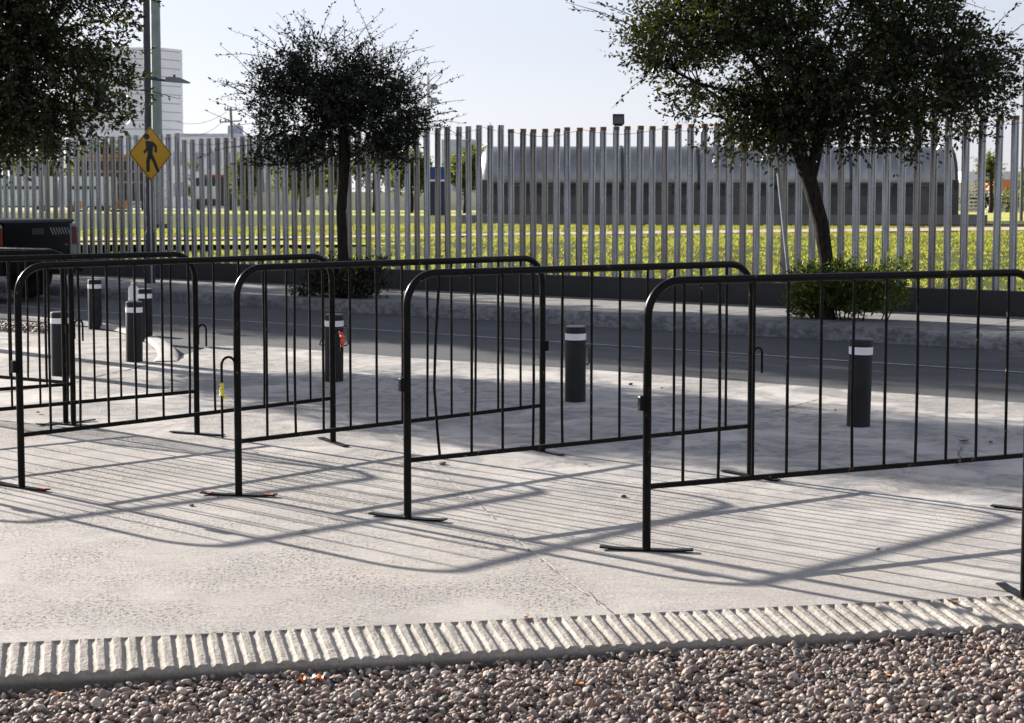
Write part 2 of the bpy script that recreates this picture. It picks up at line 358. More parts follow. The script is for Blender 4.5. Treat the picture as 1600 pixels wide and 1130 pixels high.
# joints and cracks in the concrete: narrow ragged strips
JW = simple('lime stain', (.50, .475, .445), .9, var=.2, scale=30); JD = simple('dark crack', (.10, .095, .09), .95, var=.3, scale=30)
def crack(name, pts, wd, mat, seed, wob=.004, z=.003, gap=0.0):
    r = random.Random(seed); b = MB(); P = []
    for i in range(len(pts)-1):
        n = max(2, int((pts[i+1]-pts[i]).length/.035))
        for k in range(n): P.append(pts[i].lerp(pts[i+1], k/n))
    P.append(pts[-1]); W = 0
    for i in range(len(P)-1):
        t = (P[i+1]-P[i]).normalized(); q = Vector((-t.y, t.x, 0)); W = W*.8+r.uniform(-wob, wob)
        P[i] = P[i]+q*W
    for i in range(len(P)-1):
        if r.random() < gap: continue
        t = (P[i+1]-P[i]).normalized(); q = Vector((-t.y, t.x, 0)); w0 = wd*r.uniform(.4, 1.3)
        a = len(b.v)
        for p in (P[i]-q*w0/2, P[i]+q*w0/2, P[i+1]+q*w0/2, P[i+1]-q*w0/2): b.v.append((p.x, p.y, z))
        b.f.append((a, a+1, a+2, a+3)); b.m.append(0)
    return tag(b.build(name, mat), kind='structure')
crack('plaza_joint', [G(590, 655), G(641, 700), G(720, 765), G(800, 838), G(880, 900), G(955, 957)], .0045, JW, 1, .003)
crack('plaza_joint_crack', [G(602, 665), G(655, 713), G(735, 778), G(812, 848), G(886, 907), G(958, 961)], .005, JD, 2, .006, .0045, .6)
crack('plaza_crack', [G(244, 567), G(205, 577), G(160, 586), G(118, 597), G(60, 606), G(-40, 618)], .022, JD, 3, .006)
crack('plaza_crack', [G(225, 532), G(250, 541), G(254, 549), G(248, 563)], .018, JD, 4, .01)
crack('plaza_crack', [G(838, 760), G(880, 759), G(940, 756), G(1000, 755)], .006, JD, 5, .006, gap=.3)
crack('plaza_crack', [G(1205, 645), G(1250, 632), G(1290, 622)], .012, JD, 6, .006, gap=.1)
crack('plaza_crack', [G(1240, 757), G(1330, 765), G(1420, 778), G(1590, 796)], .007, JD, 7, .004, gap=.45)
crack('plaza_crack', [G(1503, 700), G(1498, 712), G(1503, 716), G(1499, 727)], .008, JD, 8, .01)
crack('plaza_crack', [G(920, 925), G(930, 935), G(934, 945)], .004, JD, 9, .004)

# ribbed kerb along the near edge of the plaza
RD = Vector((.262, -.965, 0)).normalized()
def build_ribs():
    step = .051/12; A = np.arange(-.6-1.4, 6.2, step); B = np.array([-.003, .0006, .02, .05, .08, .11, .14, .17, .20, .23, .262])
    rs = np.random.RandomState(5); ph = A/.0525
    jit = np.interp(ph, np.arange(-60, 140), rs.uniform(-.10, .10, 200)); am = np.interp(ph, np.arange(-60, 140)+.5, rs.uniform(.85, 1.1, 200))
    c = np.cos(2*np.pi*(ph+jit)); dd = np.abs((ph+jit+.5) % 1-.5); q_ = np.clip((.5-dd)/.255, 0, 1); prof = np.where(dd < .245, 1-.04*(dd/.245)**2, .96-.96*(1-q_**2.2)**.8)
    na, nb = len(A), len(B); V = np.zeros((nb+1, na, 3))
    for j, bb in enumerate(B):
        base = np.array(E0)[None, :]+A[:, None]*np.array(ED)[None, :]+bb*np.array(RD)[None, :]
        n1 = rs.uniform(-.0012, .0012, na); depth = .0092*(0 if j == 0 else 1)
        z = -bb*.115-(1-prof)*depth*am+n1+.0012-(0 if j else .02)
        base[:, 2] = z; base[:, :2] += rs.uniform(-.0012, .0012, (na, 2)); V[j] = base
    V[nb] = V[nb-1]; V[nb, :, 2] = -.16; V[nb, :, 1] += .006
    idx = np.arange((nb+1)*na).reshape(nb+1, na)
    Q = np.stack([idx[:-1, :-1], idx[:-1, 1:], idx[1:, 1:], idx[1:, :-1]], -1).reshape(-1, 4)[:, ::-1]
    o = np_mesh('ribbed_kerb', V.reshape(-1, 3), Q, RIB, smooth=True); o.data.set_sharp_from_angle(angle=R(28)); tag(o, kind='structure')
build_ribs()

# ------------------------------------------------------------------ gravel
def ico(sub):
    import bmesh
    bm = bmesh.new(); bmesh.ops.create_icosphere(bm, subdivisions=sub, radius=1)
    V = np.array([v.co[:] for v in bm.verts]); Fc = np.array([[v.index for v in f.verts] for f in bm.faces]); bm.free(); return V, Fc
def rotm(rs, n, tilt):
    a = rs.uniform(0, 2*np.pi, n); b = rs.normal(0, tilt, n); c = rs.normal(0, tilt, n)
    ca, sa, cb, sb, cc_, sc_ = np.cos(a), np.sin(a), np.cos(b), np.sin(b), np.cos(c), np.sin(c)
    Rz = np.zeros((n, 3, 3)); Rz[:, 0, 0] = ca; Rz[:, 0, 1] = -sa; Rz[:, 1, 0] = sa; Rz[:, 1, 1] = ca; Rz[:, 2, 2] = 1
    Rx = np.zeros((n, 3, 3)); Rx[:, 0, 0] = 1; Rx[:, 1, 1] = cb; Rx[:, 1, 2] = -sb; Rx[:, 2, 1] = sb; Rx[:, 2, 2] = cb
    Ry = np.zeros((n, 3, 3)); Ry[:, 1, 1] = 1; Ry[:, 0, 0] = cc_; Ry[:, 0, 2] = sc_; Ry[:, 2, 0] = -sc_; Ry[:, 2, 2] = cc_
    Ra = np.zeros((n, 3, 3)); a2 = rs.uniform(0, 6.28, n); Ra[:, 0, 0] = np.cos(a2); Ra[:, 0, 1] = -np.sin(a2); Ra[:, 1, 0] = np.sin(a2); Ra[:, 1, 1] = np.cos(a2); Ra[:, 2, 2] = 1
    return Rz @ Rx @ Ry @ Ra
def stones(name, P, size, seed, sub=2, tilt=.5, flat=(.36, .72)):
    rs = np.random.RandomState(seed); V0, F0 = ico(sub); n = len(P)
    shapes = []
    for k in range(10):
        d = V0.copy(); q = rs.normal(0, 1, (4, 3)); q /= np.linalg.norm(q, axis=1)[:, None]
        for r in q: d *= (1-.13*np.clip(V0 @ r-.3, 0, 1)*1.6)[:, None]
        d *= (1+.05*np.sin(V0 @ rs.normal(0, 2.2, 3)+rs.uniform(0, 6)))[:, None]; shapes.append(d)
    S = np.array(shapes)[rs.randint(0, 10, n)]
    lx = size*np.exp(np.clip(rs.normal(0, .30, n), -.8, .6)); ly = lx*rs.uniform(.58, .9, n); lz = lx*rs.uniform(flat[0], flat[1], n)*.8
    S = S*np.stack([lx, ly, lz], -1)[:, None, :]
    V = np.einsum('nij,nvj->nvi', rotm(rs, n, tilt), S)+P[:, None, :]
    Fc = F0[None]+(np.arange(n)*len(V0))[:, None, None]
    tint = np.repeat(np.clip(rs.beta(1.2, 1.3, n), 0, 1), len(V0))
    return np_mesh(name, V.reshape(-1, 3), Fc.reshape(-1, 3), STONE, smooth=True, col=tint)
def gravel():
    rs = np.random.RandomState(9); st = .0208; X = np.arange(-3.0, 3.6, st); L = []
    e0 = np.array(E0)[:2]; ed = np.array(ED)[:2]; nn = np.array([ed[1], -ed[0]])
    for layer, dz in ((0, -.016), (1, .0), (2, .013)):
        gx, gy = np.meshgrid(X, np.arange(3.5, 5.8, st*.92)); p = np.stack([gx.ravel(), gy.ravel()], -1)+rs.uniform(-.011, .011, (gx.size, 2))
        if layer >= 1: p = p[rs.uniform(0, 1, len(p)) < (.85 if layer == 1 else .45)]
        dist = (p-e0) @ nn; p = p[dist > .270]; dist = dist[dist > .270] if len(dist) != len(p) else dist
        dist = (p-e0) @ nn
        zz = -.094+.032*np.clip((p[:, 0]+1.8)/3.6, 0, 1)+dz+rs.uniform(-.009, .009, len(p))+.012*np.clip((dist-.27)/.25, 0, 1)
        zz += .006*np.sin(p[:, 0]*5+np.sin(p[:, 1]*7)*1.5)
        L.append(np.column_stack([p, zz]))
    P = np.concatenate(L); tag(stones('gravel', P, .0122, 11), kind='stuff', label='loose rounded grey and brown river pebbles below the ribbed kerb')
    p = np.column_stack([rs.uniform(-7.6, -4.9, 2600), np.zeros(2600), np.zeros(2600)])
    p[:, 1] = 17.1+rs.uniform(0, 1.75, 2600)-(p[:, 0]+5.0)*.42
    k = (p[:, 1] < 17.75-(p[:, 0]+5.0)*.83) & (p[:, 1] > 17.15-(p[:, 0]+5.0)*.2); p = p[k]; p[:, 2] = .012+rs.uniform(0, .03, len(p))
    tag(stones('gravel_patch', p, .026, 12, sub=1, flat=(.5, .9)), kind='stuff', label='coarse reddish gravel patch by the road edge at the left')
gravel()
b = MB(); q = [edge(-3.2)+Vector((.05, -.20, 0)), edge(8)+Vector((.05, -.20, 0)), Vector((8, -8, 0)), Vector((-6, -8, 0))]
b.add([(p.x, p.y, -.13) for p in q], [(0, 3, 2, 1)]); tag(b.build('gravel_bed', STONE), kind='structure')

# ------------------------------------------------------------------ barriers
BH = 1.13; BL = 2.04; RL = .268
def bent(x0, x1, r=.145):
    P = [(0, 0, 0), (0, 0, .3), (0, 0, .65), (0, 0, BH-r-.017)]
    for k in range(1, 9): a = R(90*k/8); P.append((r-r*math.cos(a), 0, BH-.0175-r+r*math.sin(a)))
    P += [(x1*.33, 0, BH-.0175), (x1*.66, 0, BH-.0175)]
    for k in range(0, 9): a = R(90*k/8); P.append((x1-r+r*math.sin(a), 0, BH-.0175-r+r*math.cos(a)))
    return P+[(x1, 0, .65), (x1, 0, .3), (x1, 0, 0)]
bar_meshes = []
for k, dx in enumerate([(0, 0), (.006, .002), (-.012, .01), (.022, -.012), (-.004, -.008)]):
    b = MB(); b.tube([(0, 0, RL), (dx[0]*.5, dx[1]*.3, RL+.12), (dx[0], dx[1], RL+.32), (dx[0]*.7, dx[1]*.8, RL+.55), (0, 0, BH-.03)], .0068, 8)
    o = b.build('bar', BLK, smooth=True); bar_meshes.append(o.data); bpy.data.objects.remove(o)
fm = MB().tube(bent(0, BL), .0178, 14).build('frame', BLK, smooth=True); FRM = fm.data; bpy.data.objects.remove(fm)
b = MB(); b.box((BL/2, 0, RL), (BL-.03, .016, .021)); o = b.build('lower_rail', BLK); RAIL = o.data; bpy.data.objects.remove(o)
def foot_mesh(bend):
    b = MB(); n = 9; L = .385
    for i in range(n):
        t = i/(n-1)*2-1; x = t*L/2; z = .0085+bend*max(0, abs(t)-.6)*.014
        for (y, zz) in ((-.019, 0), (.019, 0), (.019, .0065), (-.019, .0065)): b.v.append((x, y, z+zz-.005))
    for i in range(n-1):
        for k in range(4): b.f.append((i*4+k, i*4+(k+1) % 4, (i+1)*4+(k+1) % 4, (i+1)*4+k)); b.m.append(0)
    b.f += [(3, 2, 1, 0), tuple(range(4*n-4, 4*n))]; b.m += [0, 0]
    o = b.build('foot', BLK); m = o.data; bpy.data.objects.remove(o); return m
FOOT = [foot_mesh(1), foot_mesh(.2)]
def link(name, me, parent, loc=(0, 0, 0), rz=0):
    o = bpy.data.objects.new(name, me); SC.collection.objects.link(o); o.parent = parent; o.location = loc; o.rotation_euler = (0, 0, rz); return o
def hook_mesh(drop, wdt, left=.02):
    r = wdt/2; P = [(0, 0, -left), (0, 0, .10-r)]
    for k in range(1, 8): a = R(180*k/8); P.append((r-r*math.cos(a), 0, .10-r+r*math.sin(a)))
    P += [(2*r, 0, .10-r), (2*r, 0, -drop)]; o = MB().tube(P, .0065, 8).build('hook', BLK, smooth=True); m = o.data; bpy.data.objects.remove(o); return m
HK = hook_mesh(.035, .055); HKL = hook_mesh(.06, .075, .29)
b = MB(); b.rbox((0, 0, 0), (.026, .03, .06), .006); o = b.build('latch_socket', [BLK]); LATCH = o.data; bpy.data.objects.remove(o)
ORT = simple('orange tape', (.85, .09, .03), .5, var=.25, scale=60, bump=.5); YLT = simple('yellow tape', (.72, .66, .05), .5, var=.3, scale=90, bump=.4)
def rag(pts, rad, seed, seg=7):
    r = random.Random(seed); b = MB(); P = []; Rr = []
    for i in range(len(pts)-1):
        for k in range(5):
            p = Vector(pts[i]).lerp(Vector(pts[i+1]), k/5); P.append(p+Vector((r.uniform(-1, 1), r.uniform(-1, 1), 0))*rad*.35); Rr.append(rad*r.uniform(.55, 1.25))
    b.tube(P, Rr, seg)
    for k in range(10):
        p = P[r.randrange(len(P))]; d = Vector((r.uniform(-1, 1), r.uniform(-1, 1), r.uniform(-1, .4)))*rad*2.2; e = Vector((r.uniform(-1, 1), r.uniform(-1, 1), r.uniform(-1, 1)))*rad*.6
        b.add([p-e, p+e, p+d+e*.3, p+d-e*.3], [(0, 1, 2, 3)])
    return b
def barrier(A, ang, label, rev=False, feet=(None, None), tape=None, L=BL, seed=0, lean=0.0):
    """A: near foot; ang: direction of the barrier; rev: hook at the near end instead of the socket"""
    r = random.Random(seed+50)
    t = empty('crowd_barrier', (A[0], A[1], 0.0), ang, label, 'barrier', 'black steel crowd barriers in a row on the plaza')
    t.rotation_euler = (lean, 0, ang)
    link('frame', FRM, t); link('lower_rail', RAIL, t)
    for k in range(11):
        link('bar', bar_meshes[r.choice([0, 0, 0, 0, 1, 1, 4])] if (seed, k) != (3, 0) else bar_meshes[3], t, (BL*(k+1)/12, 0, 0), r.choice([0, 0, math.pi]))
    for k, x in ((0, 0), (1, BL)):
        fa = feet[k] if feet[k] is not None else ang+R(65)
        f = link('foot', FOOT[k], t, (x, 0, 0), fa-ang)
        if tape and ('foot%d' % k) in tape:
            for sg in tape['foot%d' % k]:
                q = rag([(sg*.13, 0, .010), (sg*.188, 0, .011)], .0065, seed*7+k+3).build('tape', ORT, f); tag(q, 'red tape wrapped round the end of the foot')
    if rev: link('hook', HKL, t, (-.088, 0, .585)); link('latch_socket', LATCH, t, (BL+.026, 0, .61))
    else: (link('latch_socket', LATCH, t, (-.026, 0, .615)) if seed != 8 else None); link('hook', HK, t, (BL+.018, 0, .575))
    if tape and 'hook' in tape:
        h = [c for c in bpy.data.objects if c.parent is t and c.name.startswith('hook')][0]
        m, P, rad = tape['hook']; q = rag(P, rad, seed+9).build('tape', m, h); tag(q, tape['hl'])
    return t
def dirang(a, b): return math.atan2(b[1]-a[1], b[0]-a[0])
def fa(p, q): return dirang(G(*p), G(*q))
def AB(pa, pb): a = G(*pa); return a, dirang(a, G(*pb))
a, an = AB((1010, 861), (1598, 801)); barrier(a, an, 'black barrier standing nearest the ribbed kerb, rusty socket at its left post', feet=(fa((935, 856), (1080, 861)), fa((1540, 795), (1655, 808))), seed=4)
a, an = AB((637, 811), (1172, 745)); barrier(a, an, 'black barrier left of the nearest full barrier, its first bar bent at the bottom', feet=(fa((578, 804), (700, 815)), fa((1125, 738), (1220, 755))), seed=3)
a, an = AB((373, 775), (852, 705)); barrier(a, an, 'black barrier with red tape on both ends of its front foot', rev=True, feet=(fa((313, 771), (437, 775)), fa((815, 697), (890, 714))), seed=2,
    tape={'foot0': (-1, 1), 'hook': (YLT, [(0, 0, -.085), (0, 0, -.01)], .0105), 'hl': 'yellow tape wound round the hook'})
a, an = AB((34, 763), (529, 691)); barrier(a, an, 'black barrier with bright orange tape hanging from its far hook', feet=(fa((-6, 756), (74, 768)), fa((507, 684), (553, 699))), seed=1,
    tape={'hook': (ORT, [(.048, 0, .085), (.057, 0, .045), (.057, 0, -.02)], .011), 'hl': 'bright orange tape tied round the hook', 'foot0': (1,)})
b0 = G(308, 679); an = dirang((-3.50, 8.36), b0); barrier(b0-Vector((math.cos(an), math.sin(an), 0))*BL, an, 'black barrier at the left whose far post and plain hook stand behind the taped one', feet=(None, fa((266, 676), (352, 682))), seed=5)
bA = G(115, 665); an = R(38); barrier(bA-Vector((math.cos(an), math.sin(an), 0))*BL, an, 'black barrier at far left with only its right half in view and a short hook', feet=(None, fa((68, 661), (118, 665))), seed=6)
bB = G(103, 662); an = R(149); barrier(bB, an, 'black barrier at far left whose lower rail slopes down to the right, behind the others', seed=7, feet=(None, None))
a = G(1601.5, 936); barrier(a, R(17), 'black barrier cut off by the right edge beside the ribbed kerb', feet=(fa((1550, 912), (1604, 940)), None), seed=8)

# ------------------------------------------------------------------ bollards
def bollard_proto():
    t = empty('bollard', (0, 0, 0), 0, 'x', 'bollard', 'dark grey bollards with white bands on the plaza')
    prof = [(.074, 0), (.074, .545), (.070, .556), (.060, .560), (.0, .561)]
    MB().lathe(prof[:-1], 28).build('post', GREYM, t, smooth=True, sharp=30)
    MB().lathe([(.0755, .462), (.0755, .510)], 28).build('reflective_band', REFL, t, smooth=True, sharp=30)
    MB().lathe([(.0725, .556), (.070, .5625), (.058, .565)], 28).build('cap', simple('cap grey', (.10, .10, .105), .4, var=.1), t, smooth=True)
    return t
bp = bollard_proto()
BL_ = [((1341, 668), 'dark bollard at right behind the nearest full barrier, smudge on its white band'), ((899, 629), 'dark bollard in the middle of the row with a bent black wire on its right'),
       ((522, 597), 'dark bollard between barrier bars with looped black cable on both sides'), ((210, 566), 'dark bollard with a clear plastic bottle standing on top'),
       ((95, 588), 'dark bollard at far left partly hidden behind two barrier posts'), ((149, 515), 'dark bollard near the road at left beside the white kerb line'), ((227, 534), 'dark bollard just behind the one that carries the bottle')]
for i, (p, l) in enumerate(BL_):
    o = bp if i == 0 else copy_tree(bp); q = G(*p); d = q.normalized(); o.location = q+Vector((d.x, d.y, 0))*.07; o['label'] = l
    o.rotation_euler = (R(.5 if i == 0 else 0), R(1.0 if i == 0 else (-.6 if i in (2, 3) else 0)), i*1.3); o.scale = (1, 1, (1.0, .96, .95, .95, .93, .98, .95)[i])
    if i == 2: b522 = q+Vector((d.x, d.y, 0))*.07
    if i == 1: b899 = q+Vector((d.x, d.y, 0))*.07
    if i == 3: b208 = q+Vector((d.x, d.y, 0))*.07
CAB = simple('black cable', (.01, .012, .016), .45)
b = MB(); z0 = .28
cv = [(.07, 0, .435), (.105, 0, .43), (.118, 0, .405), (.112, 0, .36), (.115, 0, .30), (.10, 0, .283), (.06, .03, .28), (0, .085, .285), (-.07, .045, .29), (-.095, 0, .283), (-.112, 0, .29), (-.105, 0, .315), (-.078, 0, .35), (-.083, 0, .38), (-.102, 0, .405), (-.09, 0, .43), (-.06, .05, .44), (0, .085, .44), (.06, .05, .437), (.078, 0, .435)]
b.tube([Vector(p) for p in cv], .0055, 7); o = b.build('cable', CAB, smooth=True, loc=b522); tag(o, 'black cable bent into loops round the bollard between barriers', 'cable')
b = MB(); cv = [(.05, -.06, .40), (.085, -.03, .40), (.098, 0, .385), (.098, 0, .28), (.085, 0, .262), (.076, 0, .27)]
b.tube([Vector(p) for p in cv], .0055, 7); o = b.build('wire', CAB, smooth=True, loc=b899); tag(o, 'bent black wire hanging on the right side of the middle bollard', 'wire')
t = empty('plastic_bottle', b208+Vector((0, -.005, .5645*.95)), .4, 'clear crumpled plastic bottle standing on a bollard', 'bottle'); t.scale = (1.35, 1.35, 1.05)
tb = NT('clear plastic'); tb.set(tb.b, 'Transmission Weight', .35); tb.bump(tb.noise(60, 3), .6, .01); PLA = tb.fin((.82, .85, .88), .12)
MB().lathe([(.026, 0), (.033, .006), (.032, .03), (.029, .045), (.033, .06), (.032, .085), (.031, .108), (.029, .122), (.020, .135), (.012, .142), (.012, .15)], 18).build('bottle_body', PLA, t, smooth=True, sharp=80)
MB().lathe([(.014, .146), (.0145, .162), (.012, .165)], 14).build('bottle_cap', REFL, t, smooth=True)

# ------------------------------------------------------------------ low wall and pipe fence
b = MB(); b.extr([(-110, .06), (70, .06), (70, .412), (-110, .412)], 17.62, 17.83, Matrix(((.8, .6, 0), (-.6, .8, 0), (0, 0, 1))))
tag(b.build('retaining_wall', DKWALL), 'low black painted wall carrying the tall pipe fence', 'wall')
def post_mesh(h, rusty):
    b = MB(); b.lathe([(.0430, 0), (.0430, h-.05)], 16); b.cur = 0
    b.box((-.012, -.0435, h/2-.02), (.012, .006, h-.06), 0)                          # weld seam
    b.cur = 1 if rusty else 0; b.lathe([(.0445, h-.05), (.0445, h), (.037, h), (.037, h-.04)], 16); b.cur = 0
    o = b.build('post', [GALV, RUST], smooth=True, sharp=35); m = o.data; bpy.data.objects.remove(o); return m
PM = {}
def fence(s0, s1, sp, ht0, ht1, label, maxn=99):
    t = empty('pipe_fence', SN(s0, 17.72, .41), dirang((0, 0), U), label, 'fence', 'sections of the tall galvanised pipe fence'); n = int((s1-s0)/sp)
    r = random.Random(int(s0*10)); tops = []
    for i in range(min(n+1, maxn)):
        h = ht0+(ht1-ht0)*i/max(1, n)-.41+r.uniform(-.008, .008); k = round(h, 2)
        if (k, s0 > -14) not in PM: PM[(k, s0 > -14)] = post_mesh(k, s0 > -14)
        o = link('post', PM[(k, s0 > -14)], t, (i*sp, r.uniform(-.006, .006), 0), r.uniform(-.3, .3)); o.rotation_euler = (R(r.uniform(-.25, .25)), R(r.uniform(-.35, .35)), r.uniform(-.5, .5))
        tops.append((i*sp, 0, k-.03))
    P = []; r = random.Random(5)
    for i in range(0, len(tops)-1):
        for k in range(4):
            f = k/4; x = tops[i][0]+sp*f; ph = (i+f)/6.5; sag = .075*(4*(ph % 1)*(1-ph % 1)); P.append((x, -.044, tops[i][2]-.0-sag))
    if len(P) > 2: MB().tube(P, .003, 5).build('wire', CAB, t)
    return t
# s positions of first posts are read from the photograph; the height steps mark the sections
fence(-20.12-.2*45, -20.12, .2, 2.42, 2.51, 'tall grey pipe fence section left of the step by the yellow walker sign')
fence(-19.93, -13.48+.01, .1897, 2.40, 2.465, 'middle section of grey pipe fence behind the small round tree')
fence(-13.30, -13.30+.19*56, .19, 2.396, 2.35, 'long grey pipe fence section with rusty post tops in front of the steel tank')

# ------------------------------------------------------------------ trees
def leaves_along(rs, O, D, L, n, ls, droop=.2, spread=.35):
    """O,D (k,3) twig starts/directions; returns leaf quads"""
    k = len(O); t = rs.uniform(.08, 1, (k, n)); Ln = L[:, None]*t
    P = O[:, None, :]+D[:, None, :]*Ln[..., None]; P[..., 2] -= droop*(Ln**2)
    off = rs.normal(0, 1, (k, n, 3)); off /= np.linalg.norm(off, axis=2)[..., None]
    P = P+off*(spread*.05); d = off*.9+D[:, None, :]*.75+rs.normal(0, .25, (k, n, 3)); d[..., 2] -= .12
    d /= np.linalg.norm(d, axis=2)[..., None]; r = rs.normal(0, 1, (k, n, 3)); s = np.cross(d, r); s /= np.linalg.norm(s, axis=2)[..., None]
    q = ls*np.exp(rs.normal(0, .22, (k, n)))[..., None]; nm = np.cross(d, s)
    a = P; b = P+d*q*.5+s*q*.24+nm*q*.06; c = P+d*q; e = P+d*q*.5-s*q*.24+nm*q*.06
    V = np.stack([a, b, c, e], 2).reshape(-1, 3); return V
def tree(name, base, trunk, lobes, ntw, nlf, ls, mat, label, cat='tree', group=None, seed=1, shoots=60, shoot_len=.7, twig=.38, tr=.085, limbs=14, hole=.0, minz=None, rz=0.0, gap=1.15, forks=()):
    rs = np.random.RandomState(seed); t = empty(name, base, rz, label, cat, group)
    lob = np.array(lobes); vol = lob[:, 3]*lob[:, 4]*lob[:, 5]
    C0 = (lob[:, :3]*vol[:, None]).sum(0)/vol.sum(); pr = vol**.8/(vol**.8).sum()
    idx = rs.choice(len(lob), ntw, p=pr); q = rs.normal(0, 1, (ntw, 3)); q /= np.linalg.norm(q, axis=1)[:, None]
    rad = rs.uniform(0.12, 1, ntw)**.52; A = lob[idx, :3]+q*rad[:, None]*lob[idx, 3:6]
    # irregular clumps: drop anchors in pseudo-noise gaps
    K = rs.normal(0, 1, (6, 3))*np.array([2.3, 2.3, 2.6])*1.3/gap; ph = rs.uniform(0, 6.28, 6); nz = sum(np.sin(A @ K[i]+ph[i]) for i in range(6))/6
    keep = nz > -.38+hole; A = A[keep]
    if minz is not None: A = A[A[:, 2] > minz+rs.uniform(-.08, .12, len(A))]
    D = A-C0; D /= np.linalg.norm(D, axis=1)[:, None]; D = D*.8+rs.normal(0, .5, D.shape); D[:, 2] += .22; D /= np.linalg.norm(D, axis=1)[:, None]
    O = A-D*twig*.5; L = twig*rs.uniform(.6, 1.3, len(A)); V = [leaves_along(rs, O, D, L, nlf, ls)]
    # long shoots at the outline
    if shoots:
        i2 = rs.choice(len(lob), shoots, p=pr); q = rs.normal(0, 1, (shoots, 3)); q[:, 2] = np.abs(q[:, 2])*.9-.15; q /= np.linalg.norm(q, axis=1)[:, None]
        O2 = lob[i2, :3]+q*lob[i2, 3:6]*.9; D2 = q+rs.normal(0, .28, q.shape); D2[:, 2] += .15; D2 /= np.linalg.norm(D2, axis=1)[:, None]
        L2 = shoot_len*rs.uniform(.45, 1.15, shoots); V.append(leaves_along(rs, O2, D2, L2, max(10, int(nlf*.95)), ls*.9, .15, .3))
    V = np.concatenate(V); F4 = np.arange(len(V)).reshape(-1, 4)
    np_mesh('crown', V, F4, mat, t)
    # wood
    b = MB(); T = [Vector(p[:3]) for p in trunk]; TR = [p[3] for p in trunk]; b.tube(T, TR, 12); top = T[-1]
    for fk in forks: b.tube([Vector((rel(p[0], p[1], base)[0], 0, rel(p[0], p[1], base)[1])) for p in fk], [.075, .066, .055, .04], 10)
    fork = T[-2]; L_ends = []
    for k in range(limbs):
        j = k % len(lob); q = rs.normal(0, 1, 3); q /= np.linalg.norm(q); e = Vector(lob[j, :3]+q*lob[j, 3:6]*.62)
        s0 = fork.lerp(top, rs.uniform(.2, 1)); m1 = s0.lerp(e, .35)+Vector((rs.uniform(-.1, .1), rs.uniform(-.1, .1), .12)); m2 = s0.lerp(e, .7)+Vector(rs.uniform(-.12, .12, 3))
        pts = [s0, s0.lerp(m1, .5), m1, m2, e]; r0 = TR[-1]*rs.uniform(.45, .8); b.tube(pts, [r0, r0*.8, r0*.62, r0*.4, r0*.16], 7); L_ends += [m1, m1.lerp(m2, .5), m2, m2.lerp(e, .5), e]
    E = np.array([v[:] for v in L_ends]); sub = rs.choice(len(A), min(len(A), limbs*16), replace=False)
    for i in sub:
        a = A[i]; j = np.argmin(((E-a)**2).sum(1)); s0 = Vector(E[j]); e = Vector(a)
        if (e-s0).length < .08: continue
        b.tube([s0, s0.lerp(e, .5)+Vector(rs.uniform(-.05, .05, 3)), e], [tr*.14, tr*.10, tr*.04], 4, cap=False)
    if shoots:
        for i in range(shoots):
            o_ = Vector(O2[i]); e = o_+Vector(D2[i])*float(L2[i]); mdl = o_.lerp(e, .5); e.z -= .15*L2[i]**2
            b.tube([o_, mdl, e], [.006, .004, .002], 4, cap=False)
    b.build('trunk', BARK, t, smooth=True, sharp=60); return t
# right tree
B1 = G(1291, 500, .13); B1.y += .12
def rel(px, py, B): return (PX(px, B.y, Z(py, B.y))-B.x, Z(py, B.y)-B.z)
def trunkpts(B, L): return [(*[(lambda xz: (xz[0], 0))(rel(p[0], p[1], B))][0], rel(p[0], p[1], B)[1], p[2]) for p in L]
tk = [(0, 0, 0, .11)]+trunkpts(B1, [(1292, 440, .085), (1290, 400, .08), (1283, 350, .083), (1272, 310, .085), (1262, 275, .09), (1248, 235, .075), (1236, 190, .055)])
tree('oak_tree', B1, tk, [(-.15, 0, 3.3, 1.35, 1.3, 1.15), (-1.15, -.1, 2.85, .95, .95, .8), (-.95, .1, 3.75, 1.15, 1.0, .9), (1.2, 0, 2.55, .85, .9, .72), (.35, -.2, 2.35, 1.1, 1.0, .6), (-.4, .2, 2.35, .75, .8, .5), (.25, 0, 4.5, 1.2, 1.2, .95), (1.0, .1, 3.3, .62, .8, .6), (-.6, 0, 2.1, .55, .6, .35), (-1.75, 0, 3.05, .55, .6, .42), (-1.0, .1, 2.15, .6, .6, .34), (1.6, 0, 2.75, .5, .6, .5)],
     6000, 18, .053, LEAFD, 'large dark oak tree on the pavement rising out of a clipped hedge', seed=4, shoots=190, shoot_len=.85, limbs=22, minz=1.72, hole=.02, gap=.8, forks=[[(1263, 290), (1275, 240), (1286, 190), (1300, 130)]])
B2 = G(536, 466, .13); B2.y += .15
tk = [(0, 0, 0, .11)]+trunkpts(B2, [(538, 430, .08), (535, 380, .068), (533, 330, .066), (537, 280, .07), (538, 245, .078), (536, 205, .06), (530, 180, .045)])
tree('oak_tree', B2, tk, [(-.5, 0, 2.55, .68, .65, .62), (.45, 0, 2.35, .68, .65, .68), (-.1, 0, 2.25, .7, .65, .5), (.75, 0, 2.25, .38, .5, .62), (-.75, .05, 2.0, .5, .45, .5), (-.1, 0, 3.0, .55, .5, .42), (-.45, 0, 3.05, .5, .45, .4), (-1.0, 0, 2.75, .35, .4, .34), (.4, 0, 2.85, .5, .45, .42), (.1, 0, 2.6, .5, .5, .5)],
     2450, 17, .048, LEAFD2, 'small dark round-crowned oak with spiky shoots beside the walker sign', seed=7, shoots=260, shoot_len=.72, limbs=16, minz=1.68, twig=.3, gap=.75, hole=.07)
B3 = Vector((-5.75, 15.9, 0))
